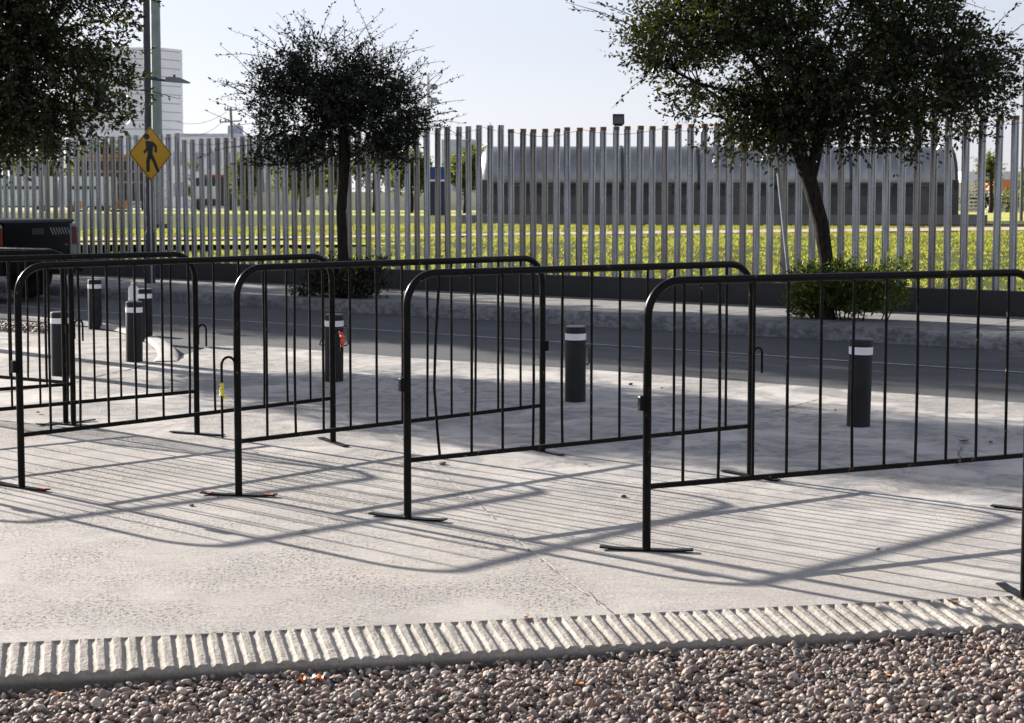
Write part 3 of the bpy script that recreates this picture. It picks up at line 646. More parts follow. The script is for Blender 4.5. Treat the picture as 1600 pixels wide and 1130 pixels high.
tree('oak_tree', B3, [(0, 0, 0, .14), (.03, 0, .6, .11), (0, .02, 1.2, .10), (-.05, 0, 1.9, .105), (-.02, 0, 2.4, .08)],
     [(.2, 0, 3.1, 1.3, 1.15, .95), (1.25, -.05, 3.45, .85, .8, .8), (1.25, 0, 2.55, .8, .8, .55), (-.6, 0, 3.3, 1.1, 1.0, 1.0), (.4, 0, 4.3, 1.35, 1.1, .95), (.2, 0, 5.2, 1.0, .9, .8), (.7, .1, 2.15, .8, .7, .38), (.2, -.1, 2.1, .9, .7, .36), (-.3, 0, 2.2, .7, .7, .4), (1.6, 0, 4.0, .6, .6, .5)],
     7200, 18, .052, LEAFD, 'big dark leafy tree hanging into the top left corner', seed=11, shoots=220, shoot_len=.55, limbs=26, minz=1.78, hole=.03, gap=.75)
# trees standing out of frame upstream on the left; their crowns shade the road
big = tree('oak_tree', SN(-29.2, 15.7, .13), [(0, 0, 0, .2), (0, .05, 1.2, .16), (-.05, 0, 2.4, .15), (0, 0, 3.6, .12)],
     [(0, 0, 3.4, 2.0, 2.0, 1.3), (.5, .3, 5.2, 2.2, 2.2, 1.6), (-.5, 0, 7.4, 2.0, 2.0, 1.6), (.2, -.2, 9.2, 1.5, 1.5, 1.2)],
     3400, 16, .085, LEAFD, 'tall oak on the far pavement, left of the picture', seed=21, shoots=0, limbs=18, twig=.6, tr=.14)
for k, (p, s, rz, lb) in enumerate([(Vector((-11.0, 26.6, 0)), .92, 2.0, 'tall oak at the near road edge, left of the picture'), (SN(-38.5, 15.9, .13), 1.15, 1.0, 'tallest oak on the far pavement, far left of the picture')]):
    o = copy_tree(big); o.location = p; o.scale = (s, s, s); o.rotation_euler = (0, 0, rz); o['label'] = lb

def shrub(name, base, boxes, n, ls, mat, label, cat, seed, stems=12):
    rs = np.random.RandomState(seed); t = empty(name, base, dirang((0, 0), U), label, cat); V = []; b = MB()
    for (cx, cy, cz, dx, dy, dz, fr) in boxes:
        k = int(n*fr/9); A = np.array([cx, cy, cz])+rs.uniform(-1, 1, (k, 3))*np.array([dx, dy, dz])*(.55+.45*rs.uniform(0, 1, (k, 1))**.3)
        A[:, 2] += .04*np.sin(A[:, 0]*9+seed)+.03*rs.normal(0, 1, k)
        D = rs.normal(0, .6, (k, 3)); D[:, 2] += .8; D /= np.linalg.norm(D, axis=1)[:, None]
        V.append(leaves_along(rs, A-D*.05, D, rs.uniform(.07, .15, k), 9, ls, .1, .3))
        for j in range(stems):
            x = cx+rs.uniform(-.8, .8)*dx; y = cy+rs.uniform(-.7, .7)*dy; b.tube([(x*.8, y*.8, 0), (x, y, cz*.6), (x+rs.uniform(-.1, .1), y, cz+dz*.6)], [.008, .006, .003], 5, cap=False)
    V = np.concatenate(V); np_mesh('foliage', V, np.arange(len(V)).reshape(-1, 4), mat, t); b.build('stems', BARK, t); return t
hb = G(1336, 503, .13); hb.y += .3
shrub('hedge', hb, [(0, 0, .37, .68, .36, .24, 1.0), (-.3, 0, .2, .4, .3, .16, .25)], 10500, .042, LEAFL, 'clipped leafy hedge with sunlit yellow green top at the foot of the large oak', 'hedge', 3)
sb = G(537, 466, .13); sb.y += .25
shrub('bush', sb, [(0, 0, .24, .52, .36, .18, 1.0), (-.35, -.1, .1, .45, .25, .07, .25), (.35, -.1, .12, .3, .25, .1, .25), (0, .1, .42, .6, .3, .05, .2)], 6000, .045, LEAFB, 'dark low bush round the trunk of the small round oak', 'bush', 4)

# ------------------------------------------------------------------ lawn behind the fence
def lz(n): 
    k = np.clip((n-17.83)/6.5, 0, 1); return .375+.225*k*k*(3-2*k)
def lawn():
    Ss = np.concatenate([np.linspace(-260, -40, 30), np.linspace(-38, 20, 117), np.linspace(22, 160, 30)]); Ns = np.concatenate([np.linspace(17.8, 26, 34), np.linspace(26.5, 60, 40)]); rs = np.random.RandomState(2)
    V = []
    for n in Ns:
        for s in Ss:
            x, y = .8*s+.6*n, -.6*s+.8*n; V.append((x, y, lz(n)+rs.uniform(-.012, .012)))
    V = np.array(V); a, c = len(Ns), len(Ss); I = np.arange(a*c).reshape(a, c)
    Q = np.stack([I[:-1, :-1], I[:-1, 1:], I[1:, 1:], I[1:, :-1]], -1).reshape(-1, 4); tag(np_mesh('lawn', V, Q, LAWN, smooth=True), kind='structure')
    b = MB(); b.add([SN(-260, 59.9, .598), SN(160, 59.9, .598), SN(110, 178, .598), SN(-150, 178, .598)], [(0, 1, 2, 3)]); 
    b = MB(); b.add([(-220, 30, .585), (220, 30, .585), (220, 119, .585), (-220, 119, .585)], [(0, 1, 2, 3)])
    tag(b.build('far_lawn', FLAWN), kind='structure')
    b = MB(); b.add([(-700, 119, .58), (700, 119, .58), (700, 900, .58), (-700, 900, .58)], [(0, 1, 2, 3)]); tag(b.build('far_ground', FARG), kind='structure')
    # pink path
    b = MB(); pts = [(-60, 13.5, .9), (-14, 30.0, 1.6), (-5.4, 33.6, 1.7), (0, 37.2, 2.4), (6, 40.4, 3.2), (14, 44, 4.0), (60, 62, 5)]
    for (x, y, wd) in pts: b.v += [(x, y-wd/2, .625), (x, y+wd/2, .625)]
    for i in range(len(pts)-1): b.f.append((2*i, 2*i+2, 2*i+3, 2*i+1)); b.m.append(0)
    tag(b.build('path', PATH), kind='structure')
    # blades: bank tufts near the fence
    n = 340000; s = rs.uniform(-34, 12, n); nn = 17.9+rs.uniform(0, 1, n)**1.5*27; P = np.column_stack([.8*s+.6*nn, -.6*s+.8*nn, np.zeros(n)]); P[:, 2] = lz(nn)
    kk = rs.normal(0, 1, (14, 2))*np.repeat([1.2, 3.5, 9.0], [4, 5, 5])[:, None]; cl = sum(np.sin(P[:, :2] @ q+i) for i, q in enumerate(kk))*.45
    X = P[:, 0]; py = np.interp(X, [-60, -14, -5.4, 0, 6, 14, 60], [13.5, 30, 33.6, 37.2, 40.4, 44, 62]); wdt = np.interp(X, [-14, 0, 14], [.9, 1.3, 2.1])
    k = (cl+rs.normal(0, .45, n) > -.55+.9*np.clip((-15.5-s)/4, 0, 1)*(nn < 25)) & (np.abs(P[:, 1]-py) > wdt) & (X > -.37*P[:, 1]) & (X < .40*P[:, 1]); P = P[k]; cl = cl[k]; n = len(P)
    a = rs.uniform(0, 6.28, n); w_ = rs.uniform(.006, .016, n)*(1+P[:, 1]*.012); h = rs.uniform(.015, .05, n)*(1+.35*np.clip(cl, 0, 2)); d = np.column_stack([np.cos(a), np.sin(a), np.zeros(n)])*w_[:, None]
    ln = rs.normal(0, .04, (n, 3)); ln[:, 2] = h
    V = np.stack([P-d, P+d, P+ln+d*.2], 1).reshape(-1, 3); tag(np_mesh('grass', V, np.arange(len(V)).reshape(-1, 3), GRASS), kind='stuff', label='rough sunlit yellow green grass behind the pipe fence')
lawn()

# ------------------------------------------------------------------ street pole, lamp, signs
PB = G(233, 443, .13); PB.y += .1
DKP = simple('dark pole paint', (.028, .031, .038), .5, var=.15, bump=.1)
t = empty('street_lamp', PB, 0, 'tall dark lamp post on the far pavement beside the yellow walker sign', 'street lamp')
b = MB(); b.lathe([(.085, 0), (.085, .012), (.075, .015), (.074, .78), (.066, .80), (.056, .83), (.056, 7.0)], 16); b.build('pole', DKP, t, smooth=True, sharp=35)
zl = Z(124, PB.y)-.13
b = MB(); b.tube([(.05, 0, zl+.01), (.12, 0, zl), (.36, -.02, zl-.03)], [.022, .02, .018], 10); b.build('arm', DKP, t, smooth=True)
LH = simple('lamp housing', (.16, .18, .20), .4, .3)
b = MB(); b.extr([(.30, -.035), (.30, .03), (.37, .035), (.52, .02), (.66, -.045), (.64, -.065), (.40, -.05)], -.07, .07, Matrix.Identity(3)); lh = b.build('lamp_head', LH, t, loc=(0, -.02, zl))
MB().lathe([(.02, 0), (.02, .035), (.014, .042)], 10, (.42, 0, .03)).build('sensor', DARK, lh)
# walker sign
ang_u = dirang((0, 0), U)
def sign_frame(P, face):   # local x to the viewer's right when looking at the face, z up, -y out of the face
    return None
SB = PB+Vector((.06, -.12, 0)); SZ = Z(240.5, SB.y)
t = empty('walker_sign', (SB.x, SB.y, .13), 0, 'yellow diamond warning sign with black walking figure', 'sign')
fr = R(52.5)                                            # yaw of the plate: its face looks down the road
t.rotation_euler = (0, 0, fr)
MB().tube([(0, .02, 0), (0, .02, SZ-.13+.30)], .0135, 8).build('sign_post', simple('galvanised post', (.45, .46, .47), .4, .6), t, smooth=True)
YEL = simple('yellow sign', (.62, .33, .008), .45, var=.05, scale=2); SBK = simple('sign black', (.008, .008, .009), .5)
def diamond(h, y0, y1, b, cz):
    r = .03; P = []
    for (cx, cz_, a0) in ((0, h-r*1.414, 45), (-(h-r*1.414), 0, 135), (0, -(h-r*1.414), 225), (h-r*1.414, 0, 315)):
        for k in range(5): a = R(a0+90*k/4); P.append((cx+r*math.cos(a), cz+cz_+r*math.sin(a)))
    b.extr(P, y0, y1, Matrix.Identity(3))
cz = SZ-.13; hh = .425
b = MB(); b.cur = 0; diamond(hh, 0, .004, b, cz); b.cur = 1; diamond(hh-.012, -.001, -.0005, b, cz); b.cur = 0; diamond(hh-.030, -.002, -.0015, b, cz)
b.build('plate', [YEL, SBK], t)
b = MB(); I3 = Matrix.Identity(3); s = .0104                       # figure, drawn on a 1/9.4 px grid read off the sign
def fig(pts): b.extr([((x-560)*.00110*1.75, cz-(y-548)*.00110*1.13) for x, y in pts], -.0035, -.0028, I3)
fig([(520+math.cos(a)*31, 337+math.sin(a)*38) for a in [2*math.pi*k/16 for k in range(16)]][::-1])
fig([(505, 390), (515, 385), (578, 395), (600, 412), (625, 452), (622, 530), (600, 530), (600, 470), (585, 450), (582, 500), (575, 560), (528, 562), (525, 512), (500, 548), (482, 530), (512, 480), (510, 430)])
fig([(528, 556), (566, 572), (548, 650), (546, 772), (513, 772), (512, 640)])
fig([(540, 560), (578, 545), (612, 640), (650, 772), (622, 778), (580, 650)])
b.build('walking_figure', SBK, t)
MB().box((0, .012, cz+.12), (.09, .02, .03)).build('bracket', DKP, t); MB().box((0, .012, cz-.12), (.09, .02, .03)).build('bracket', DKP, t)
# leaning sign in front of the right tree
L0 = at(1239, 470, 18.2); L0.z = .13; L1 = at(1207, 178, 18.2)
t = empty('parking_sign', L0, 0, 'white and red sign on a leaning thin pole beside the large oak', 'sign'); dL = L1-L0
MB().tube([(0, 0, 0), tuple(dL*1.02)], .022, 10).build('sign_post', simple('grey sign pole', (.30, .31, .33), .45, .4), t, smooth=True)
ex = dL.normalized(); yv = Vector((.55, .83, 0)); yv = (yv-ex*yv.dot(ex)).normalized(); nv = ex.cross(yv); M = Matrix((yv, nv, ex)).transposed()
WSG = simple('sign white', (.62, .62, .62), .4, var=.06); RSG = simple('sign red', (.5, .02, .02), .45)
# plate nearly edge-on to the camera
pv = Vector((-.30, -.95, 0)).normalized(); pv = (pv-ex*pv.dot(ex)).normalized(); nv = ex.cross(pv); Mp = Matrix((pv, nv, ex)).transposed()
b = MB(); c0 = dL*.86; 
def onp(poly, y0, y1, bb): 
    n = len(poly); vs = [c0+Mp @ Vector((p[0]+.20, y0, p[1])) for p in poly]+[c0+Mp @ Vector((p[0]+.20, y1, p[1])) for p in poly]
    bb.add(vs, [(i, (i+1) % n, n+(i+1) % n, n+i) for i in range(n)]+[tuple(range(n, 2*n)), tuple(reversed(range(n)))])
onp([(-.17, -.30), (.17, -.30), (.17, .30), (-.17, .30)], -.002, .002, b); b.build('plate', WSG, t)
b = MB()
ring = [(.125*math.cos(a), .10+.125*math.sin(a)) for a in [2*math.pi*k/24 for k in range(24)]]; ri = [(.095*math.cos(a), .10+.095*math.sin(a)) for a in [2*math.pi*k/24 for k in range(24)]]
for sd in (-.0035, .0035):
    for k in range(24): 
        q = [ring[k], ring[(k+1) % 24], ri[(k+1) % 24], ri[k]]; b.add([c0+Mp @ Vector((p[0]+.20, sd, p[1])) for p in q], [(0, 1, 2, 3)])
    b.add([c0+Mp @ Vector((p[0]+.20, sd, p[1])) for p in [(-.095, .17), (-.075, .19), (.095, .03), (.075, .01)]], [(0, 1, 2, 3)])
    b.add([c0+Mp @ Vector((p[0]+.20, sd, p[1])) for p in [(-.02, -.08), (.02, -.08), (.02, -.19), (.06, -.19), (0, -.26), (-.06, -.19), (-.02, -.19)]], [(0, 1, 2, 3, 4, 5, 6)])
b.build('red_marks', RSG, t)
# flood light on a fence post
fp = at(966, 188, 20.95)
t = empty('flood_light', (fp.x, fp.y, Z(196, fp.y)), 0, 'small dark flood light on top of a fence post left of the large oak', 'flood light'); r3 = Matrix.Rotation(R(-20), 3, 'X')
MB().box((0, -.03, .075), (.15, .07, .125), M=r3).build('housing', DARK, t); MB().box((0, 0, .0), (.11, .03, .02)).build('bracket', DARK, t)
MB().box((0, -.068, .065), (.125, .006, .10), M=r3).build('lens', simple('dull lens', (.10, .10, .09), .3), t)

# ------------------------------------------------------------------ pickup truck
def truck():
    hd = Vector((-.92, .39, 0)).normalized(); wv = Vector((.39, .92, 0)).normalized()   # heading; towards the kerb side
    RC = Vector((PX(116, 23.6), 23.6, -.02)); C = RC-wv*.86                             # middle of the tail
    t = empty('pickup_truck', C, math.atan2(hd.y, hd.x), 'black pickup truck parked at the left, its tailgate towards the barriers', 'pickup truck')
    PB_ = NT('black car paint'); PB_.set(PB_.b, 'Coat Weight', .0); PNT = PB_.fin((.0012, .0014, .0018), .3, 0, .07); GL = simple('tinted glass', (.012, .016, .018), .05); W = .86
    RB = simple('tyre rubber', (.015, .015, .015), .85, bump=.3); RIM = simple('alloy rim', (.3, .3, .32), .3, .8); RED = simple('tail light red', (.14, .004, .006), .2); CLR = simple('lamp clear', (.20, .21, .22), .15)
    # local: x forward, y left, z up ; tail at x=0
    b = MB(); I = Matrix.Identity(3)
    def side(poly, y0, y1): b.extr(poly, y0, y1, I)
    arch = [(.75+.44*math.cos(a), .36+.44*math.sin(a)) for a in [math.pi*k/10 for k in range(10, -1, -1)]]; arch2 = [(p[0]+3.1, p[1]) for p in arch]
    for s_ in (-1, 1): side([(.04, .50)]+arch+arch2+[(4.9, .45), (5.15, .6), (5.15, .95), (4.95, 1.05), (3.75, 1.13), (.04, 1.13)], s_*W, s_*(W-.06)) if s_ == 1 else side([(.04, .50)]+arch+arch2+[(4.9, .45), (5.15, .6), (5.15, .95), (4.95, 1.05), (3.75, 1.13), (.04, 1.13)], -W, -(W-.06))
    b.box((.85, 0, .62), (1.55, 2*W-.13, .06)); b.box((3.4, 0, .72), (3.4, 2*W-.13, .5)); b.box((4.35, 0, 1.02), (1.2, 2*W-.14, .14)); b.build('body', PNT, t)
    b = MB(); b.rbox((.0, 0, .86), (.06, 2*W-.30, .54), .015); tg = b.build('tailgate', PNT, t, smooth=True)
    MB().rbox((-.033, 0, 1.0), (.012, .26, .085), .005).build('handle', DARK, tg)
    DEC = simple('grey decal', (.34, .36, .38), .5); b = MB()
    for k in range(7):
        y = -.26-k*.062; b.add([(-.0325, y, 1.05), (-.0325, y-.018, 1.05), (-.0325, y-.083, .95), (-.0325, y-.065, .95)], [(0, 1, 2, 3)])
    b.build('decal', DEC, tg); MB().box((-.033, -.62, .80), (.003, .07, .016)).build('badge', CLR, tg)
    MB().rbox((.70, 0, 1.15), (1.45, 2*W-.06, .045), .02).build('bed_cover', DARK, t, smooth=True)
    for s_ in (-1, 1):
        l = MB().rbox((.03, s_*(W-.06), .86), (.13, .15, .50), .03).build('tail_light', CLR, t, smooth=True)
        MB().rbox((-.037, s_*(W-.065), .93), (.012, .10, .26), .004).build('red_lens', RED, l)
    MB().rbox((-.05, 0, .50), (.20, 2*W, .20), .04).build('bumper', PNT, t, smooth=True)
    b = MB(); V = []                                                                       # cab greenhouse
    lo = [(1.50, W-.04), (3.95, W-.06)]; 
    vs = [(1.50, -W+.03, 1.10), (1.50, W-.03, 1.10), (3.95, W-.06, 1.10), (3.95, -W+.06, 1.10), (1.85, -W+.17, 1.70), (1.85, W-.17, 1.70), (3.15, W-.19, 1.72), (3.15, -W+.19, 1.72)]
    b.add(vs, [(0, 1, 2, 3), (4, 7, 6, 5), (0, 4, 5, 1), (1, 5, 6, 2), (2, 6, 7, 3), (3, 7, 4, 0)]); b.build('cab', PNT, t)
    def win(q, nm):
        ctr = sum((Vector(p) for p in q), Vector())/4; nn_ = (Vector(q[1])-Vector(q[0])).cross(Vector(q[2])-Vector(q[0])).normalized()
        if nn_.dot(ctr-Vector((2.6, 0, 1.3))) < 0: nn_ = -nn_
        MB().add([ctr+(Vector(p)-ctr)*.86+nn_*.006 for p in q], [(0, 1, 2, 3)]).build(nm, GL, t)
    win([vs[0], vs[1], vs[5], vs[4]], 'rear_window'); win([vs[2], vs[3], vs[7], vs[6]], 'windscreen'); win([vs[1], vs[2], vs[6], vs[5]], 'side_window'); win([vs[3], vs[0], vs[4], vs[7]], 'side_window')
    for x in (.75, 3.85):
        for s_ in (-1, 1):
            o = bpy.data.objects.new('wheel', None); SC.collection.objects.link(o); o.parent = t; o.location = (x, s_*(W-.13), .37); o.rotation_euler = (R(90), 0, 0)
            MB().lathe([(.22, -.12), (.34, -.12), (.37, -.08), (.37, .08), (.34, .12), (.22, .12)], 28).build('tyre', RB, o, smooth=True); MB().lathe([(.0, -.09), (.22, -.10), (.22, .10), (.0, .09)], 20).build('rim', RIM, o)
truck()

# ------------------------------------------------------------------ beyond the lawn
def far_box(name, px0, px1, py0, py1, Y, depth, mat, label=None, cat=None, parent=None, z0=None):
    x0, x1 = PX(px0, Y), PX(px1, Y); z1 = Z(py0, Y); zb = Z(py1, Y) if z0 is None else z0
    b = MB(); b.box(((x0+x1)/2, Y+depth/2, (zb+z1)/2), (x1-x0, depth, z1-zb)); o = b.build(name, mat, parent)
    if label: tag(o, label, cat)
    return o
# steel tank on a plinth
def tank():
    Y = 52.5; xl = PX(746, Y); xr = PX(1503, Y); zc = (Z(227, Y)+Z(336, Y))/2; r = (Z(227, Y)-Z(336, Y))/2
    t = empty('steel_tank', ((xl+xr)/2, Y+r, .6), 0, 'long horizontal stainless steel tank behind the pipe fence', 'tank'); cx = (xl+xr)/2; zc -= .6; L = (xr-xl)/2
    def ring(x, k): return [(x, -math.cos(a)*r*k*1.0, zc+math.sin(a)*r*k) for a in [2*math.pi*j/48 for j in range(48)]]
    st = [(-L, .02), (-L+.02, .45), (-L+.1, .75), (-L+.28, .93), (-L+.5, 1.0)]+[(-L+.5+(2*L-1)*k/14, 1.0) for k in range(1, 15)]+[(L-.28, .93), (L-.1, .75), (L-.02, .45), (L, .02)]
    b = MB()
    for (x, k) in st: b.v += ring(x, k)
    for i in range(len(st)-1):
        for j in range(48): b.f.append((i*48+j, i*48+(j+1) % 48, (i+1)*48+(j+1) % 48, (i+1)*48+j)); b.m.append(0)
    b.build('shell', STEEL, t, smooth=True)
    DB = simple('dark steel strap', (.06, .065, .075), .5, .5)
    for px in (852, 973, 1092, 1212, 1330, 1494):
        x = PX(px, Y)-cx; b = MB(); 
        for (dx, k) in ((-.05, 1.0), (-.05, 1.025), (.05, 1.025), (.05, 1.0)): b.v += ring(x+dx, k)
        for i in range(3):
            for j in range(48): b.f.append((i*48+j, i*48+(j+1) % 48, (i+1)*48+(j+1) % 48, (i+1)*48+j)); b.m.append(0)
        b.build('strap', DB, t, smooth=True, sharp=30)
    MB().box((0, -r-.06, zc-.12), (2*L-.6, .14, .06)).build('side_rail', DB, t)
    sk = MB(); n = 13
    sk.box((0, -r+.05, .58), (2*L-.2, .06, 1.14)); sk.build('skirt', simple('skirt grey', (.085, .085, .088), .6, .2, var=.4, scale=1.0), t)
    for k in range(n):
        x = -L+.7+(2*L-1.4)*k/(n-1); MB().box((x, -r+.005, .86), (.45+.25*((k*7) % 3)/2, .05, .4)).build('skirt_reflection', bpy.data.materials.get('skirt reflection dark') or simple('skirt reflection dark', (.035, .037, .04), .6, var=.3), t)  # dark boxes paint in the patchy reflections of the tank's lower half
    pl = MB(); pl.box((0, -r-.0, 0), (1, 1, 1)) if False else None
    x0, x1 = PX(714, Y-.6), PX(1545, Y-.6); b = MB(); b.box(((x0+x1)/2, Y+1.3, .6+(Z(336.5, Y-.6)-.6)/2), (x1-x0, 3.6, Z(336.5, Y-.6)-.6+.02)); 
    tag(b.build('plinth', simple('plinth concrete', (.20, .195, .19), .9, var=.25, scale=1.5, bump=.3)), 'low concrete plinth under the long steel tank', 'plinth')
    t.location.z = Z(336.5, Y-.6)-.0; 
    for c in [c for c in bpy.data.objects if c.parent is t]: c.location.z -= (t.location.z-.6)*0
    # drop shell to stand on plinth
    dz = t.location.z-.6
    for c in [c for c in bpy.data.objects if c.parent is t and not c.name.startswith('skirt')]: c.location.z = -dz
    return t
tank()
# portable toilet
Y = 79; c = Vector((PX(685, Y), Y, .6)); t = empty('portable_toilet', c, 0, 'blue portable toilet with white rimmed roof left of the steel tank', 'portable toilet')
BLU = simple('blue plastic', (.012, .05, .22), .4, var=.12); hw = .53; hz = Z(283, Y)-.6
MB().rbox((0, .5, hz/2), (2*hw, 1.0, hz), .04).build('cabin', simple('dark blue plastic', (.008, .018, .06), .5), t, smooth=True)
MB().rbox((0, .5, hz+.03), (2*hw+.06, 1.08, .10), .04).build('roof_rim', WHITE, t, smooth=True)
b = MB(); prof = [(-hw, 0)]+[(-hw+.30*(1-math.cos(R(a))), .62*math.sin(R(a))) for a in (15, 35, 60, 90)]+[(hw-.30*(1-math.cos(R(a))), .62*math.sin(R(a))) for a in (90, 60, 35, 15)]+[(hw, 0)]
b.extr([(p[0], p[1]+hz+.08) for p in prof], 0, 1.0, I3); b.build('roof', BLU, t, smooth=True, sharp=30)
MB().box((0, -.015, hz*.5), (.62, .02, hz*.86)).build('door', bpy.data.materials['dark blue plastic'], t)
# white panel tower
def tower():
    Y = 150; c0 = Vector((PX(251, Y), Y, .58)); H = Z(74, Y)-.58
    t = empty('tower_block', c0, 0, 'tall white panelled block behind the lamp post and the big left tree', 'building'); ph = .81; n = int(H/ph)
    b = MB(); k = 0; JN = simple('panel joint', (.22, .23, .26), .8)
    dv = Vector((1.0, 1.55, 0)).normalized(); W1, W2 = 8.5, 3.1; lv = Vector((-1, .05, 0)).normalized()
    def foot(e): 
        a = Vector((0, 0, 0))-dv*e-lv*e; return [a, a+lv*(W1+2*e), a+lv*(W1+2*e)+dv*(W2+2*e), a+dv*(W2+2*e)]
    core = MB(); core.prism([p[:2] for p in foot(-.06)], 0, H-.02); core.build('wall_core', JN, t)
    for i in range(n+1):
        z0 = i*ph+.06; z1 = min((i+1)*ph, H); 
        if z1 > z0: b.prism([p[:2] for p in foot(0)], z0, z1)
    b.build('cladding', WHITE, t)
tower()
# low white building
def lowb():
    Y = 140; t = empty('white_building', (PX(350, Y), Y, .58), 0, 'low white building with grey windows between the walker sign and small oak', 'building'); x0 = PX(262, Y)-t.location.x; x1 = PX(452, Y)-t.location.x; H = Z(214, Y)-.58
    MB().box(((x0+x1)/2, 4, H/2), (x1-x0, 8, H)).build('wall', WHITE, t); MB().box(((x0+x1)/2-2, 4, H+.15), (x1-x0-5, 7.4, .3)).build('roof', simple('pale roof', (.55, .56, .6), .6), t)
    for z in (1.6, 4.3):
        for k in range(6):
            x = x0+1.0+k*1.6; w_ = MB().box((x, -.03, z), (1.0, .06, 1.2)).build('window', simple('window frame', (.5, .5, .52), .5) if (z, k) == (1.6, 0) else bpy.data.materials['window frame'], t)
            MB().box((x, -.07, z), (.86, .03, 1.06)).build('pane', bpy.data.materials.get('dull pane') or simple('dull pane', (.30, .32, .36), .3), w_)
    MB().rbox((PX(360, Y)-t.location.x, 3, H+.65), (1.2, 1.2, .9), .1).build('roof_tank', simple('roof tank', (.4, .42, .52), .5), t)
lowb()
far_box('boundary_wall', 372, 775, 300, 329, 117, .3, CREAM, 'pale wall at the far side of the lawn behind the small oak', 'wall', z0=.55)
far_box('boundary_wall', 1495, 1760, 285, 332, 112, .3, CREAM, 'pale far wall at the right end of the steel tank', 'wall', z0=.55)
far_box('warehouse', 690, 742, 218, 300, 160, 10, simple('grey cladding', (.42, .45, .5), .6, var=.05), 'pale grey warehouse left of the steel tank, above the trees', 'building', z0=.58)
far_box('warehouse', 1505, 1900, 268, 320, 170, 12, simple('pale cladding', (.6, .6, .62), .6, var=.05), 'long pale warehouse beyond the right end of the tank', 'building', z0=.58)
# roofed house at the right
Y = 105; hx = PX(1572, Y); t = empty('small_house', (hx, Y, .58), 0, 'small house with orange roof seen at the right edge', 'house')
MB().box((0, 2, .7), (1.4, 3, 1.4)).build('wall', CREAM, t); b = MB(); b.extr([(-.9, 1.4), (.9, 1.4), (.55, 2.1), (-.55, 2.1)], .3, 3.7, I3); b.build('roof', simple('orange tiles', (.50, .17, .09), .8), t)
# pallets / louvred stack
t = empty('slatted_rack', (PX(1522, 70), 70, .6), 0, 'grey slatted rack standing right of the steel tank', 'rack')
for k in range(9): MB().box((0, 0, .12+k*.16), (.95, .06, .07)).build('slat', bpy.data.materials.get('slat white') or simple('slat white', (.5, .5, .52), .6), t)
for x in (-.45, .45): MB().box((x, .06, .75), (.05, .05, 1.5)).build('upright', DARK, t)
# white trailer, orange scaffold, cones
def trailer(px0, px1, lab):
    Y = 108; x0, x1 = PX(px0, Y), PX(px1, Y); t = empty('box_trailer', ((x0+x1)/2, Y, .6), 0, lab, 'trailer'); w_ = x1-x0; z1 = Z(276, Y)-.6; z0 = Z(322, Y)-.6
    MB().rbox((0, 1.2, (z0+z1)/2), (w_, 2.4, z1-z0), .05).build('body', simple('trailer white', (.66, .70, .78), .5, var=.05) if not bpy.data.materials.get('trailer white') else bpy.data.materials['trailer white'], t)
    MB().box((0, -.02, z0+(z1-z0)*.62), (w_*.55, .04, .22)).build('stripe', DARK, t)
    for x in (-.3, .32): 
        o = MB().tube([(w_*x, -.02, .2), (w_*x, .25, .2)], .22, 16).build('wheel', DARK, t)
    MB().box((0, 1.2, z0-.06), (w_*.9, 1.8, .1)).build('chassis', DARK, t)
trailer(-30, 88, 'white box trailer at the far left beyond the pickup truck'); trailer(96, 170, 'white box trailer with a dark stripe beside the orange scaffold')
Y = 112; t = empty('scaffold', (PX(178, Y), Y, .6), 0, 'orange beamed scaffold left of the walker sign behind the fence', 'scaffold'); ORG = simple('orange beam', (.38, .15, .04), .6); x0, x1 = PX(135, Y)-t.location.x, PX(222, Y)-t.location.x
for py in (244, 250, 268, 285, 319): MB().box(((x0+x1)/2, 0, Z(py, Y)-.6), (x1-x0, .15, .12 if py != 244 else .22)).build('beam', ORG, t)
for k in range(6): MB().box((x0+(x1-x0)*k/5, .1, (Z(243, Y)-.6)/2), (.14, .14, Z(243, Y)-.6)).build('upright', DARK, t)
MB().box(((x0+x1)/2, 1.2, 2.2), (x1-x0, .1, 3.1)).build('netting', simple('dark netting', (.05, .05, .045), .9), t)
for k, (px, lb) in enumerate([(121, 'orange site box on the lawn left of the scaffold'), (180, 'orange site box at the foot of the scaffold'), (193, 'orange site box closest to the walker sign')]):
    Y = 95; t = empty('site_box', (PX(px, Y), Y, .6), 0, lb, 'box', 'orange boxes on the far lawn'); MB().rbox((0, 0, .45), (.42, .4, .5), .05).build('tub', ORG, t); MB().box((0, 0, .1), (.5, .4, .14)).build('base', DARK, t)
def bus():
    Y = 114; x0, x1 = PX(299, Y), PX(372, Y); t = empty('bus', ((x0+x1)/2, Y, .6), 0, 'dark bus with bright windows and a red load behind the fence', 'bus'); w_ = x1-x0
    zt = Z(280, Y)-.6; MB().rbox((0, 1.2, (zt+.2)/2+.1), (w_, 2.4, zt-.2), .08).build('body', simple('bus dark', (.02, .022, .03), .4), t, smooth=True)
    for k in range(3): MB().box((-w_/2+.42+k*.62, -.015, Z(301, Y)-.6), (.5, .03, .9)).build('window', WHITE, t)
    RD_ = simple('red tarp', (.40, .03, .04), .6); 
    MB().rbox((.1, 1.0, zt+.15), (w_*.75, 1.5, .35), .1).build('red_load', RD_, t); MB().rbox((w_*.27, 1.0, zt+.5), (.5, 1.2, .8), .1).build('red_load', RD_, t)
    for x in (-.32, .3): MB().tube([(w_*x, -.02, .3), (w_*x, .3, .3)], .34, 16).build('wheel', DARK, t)
bus()
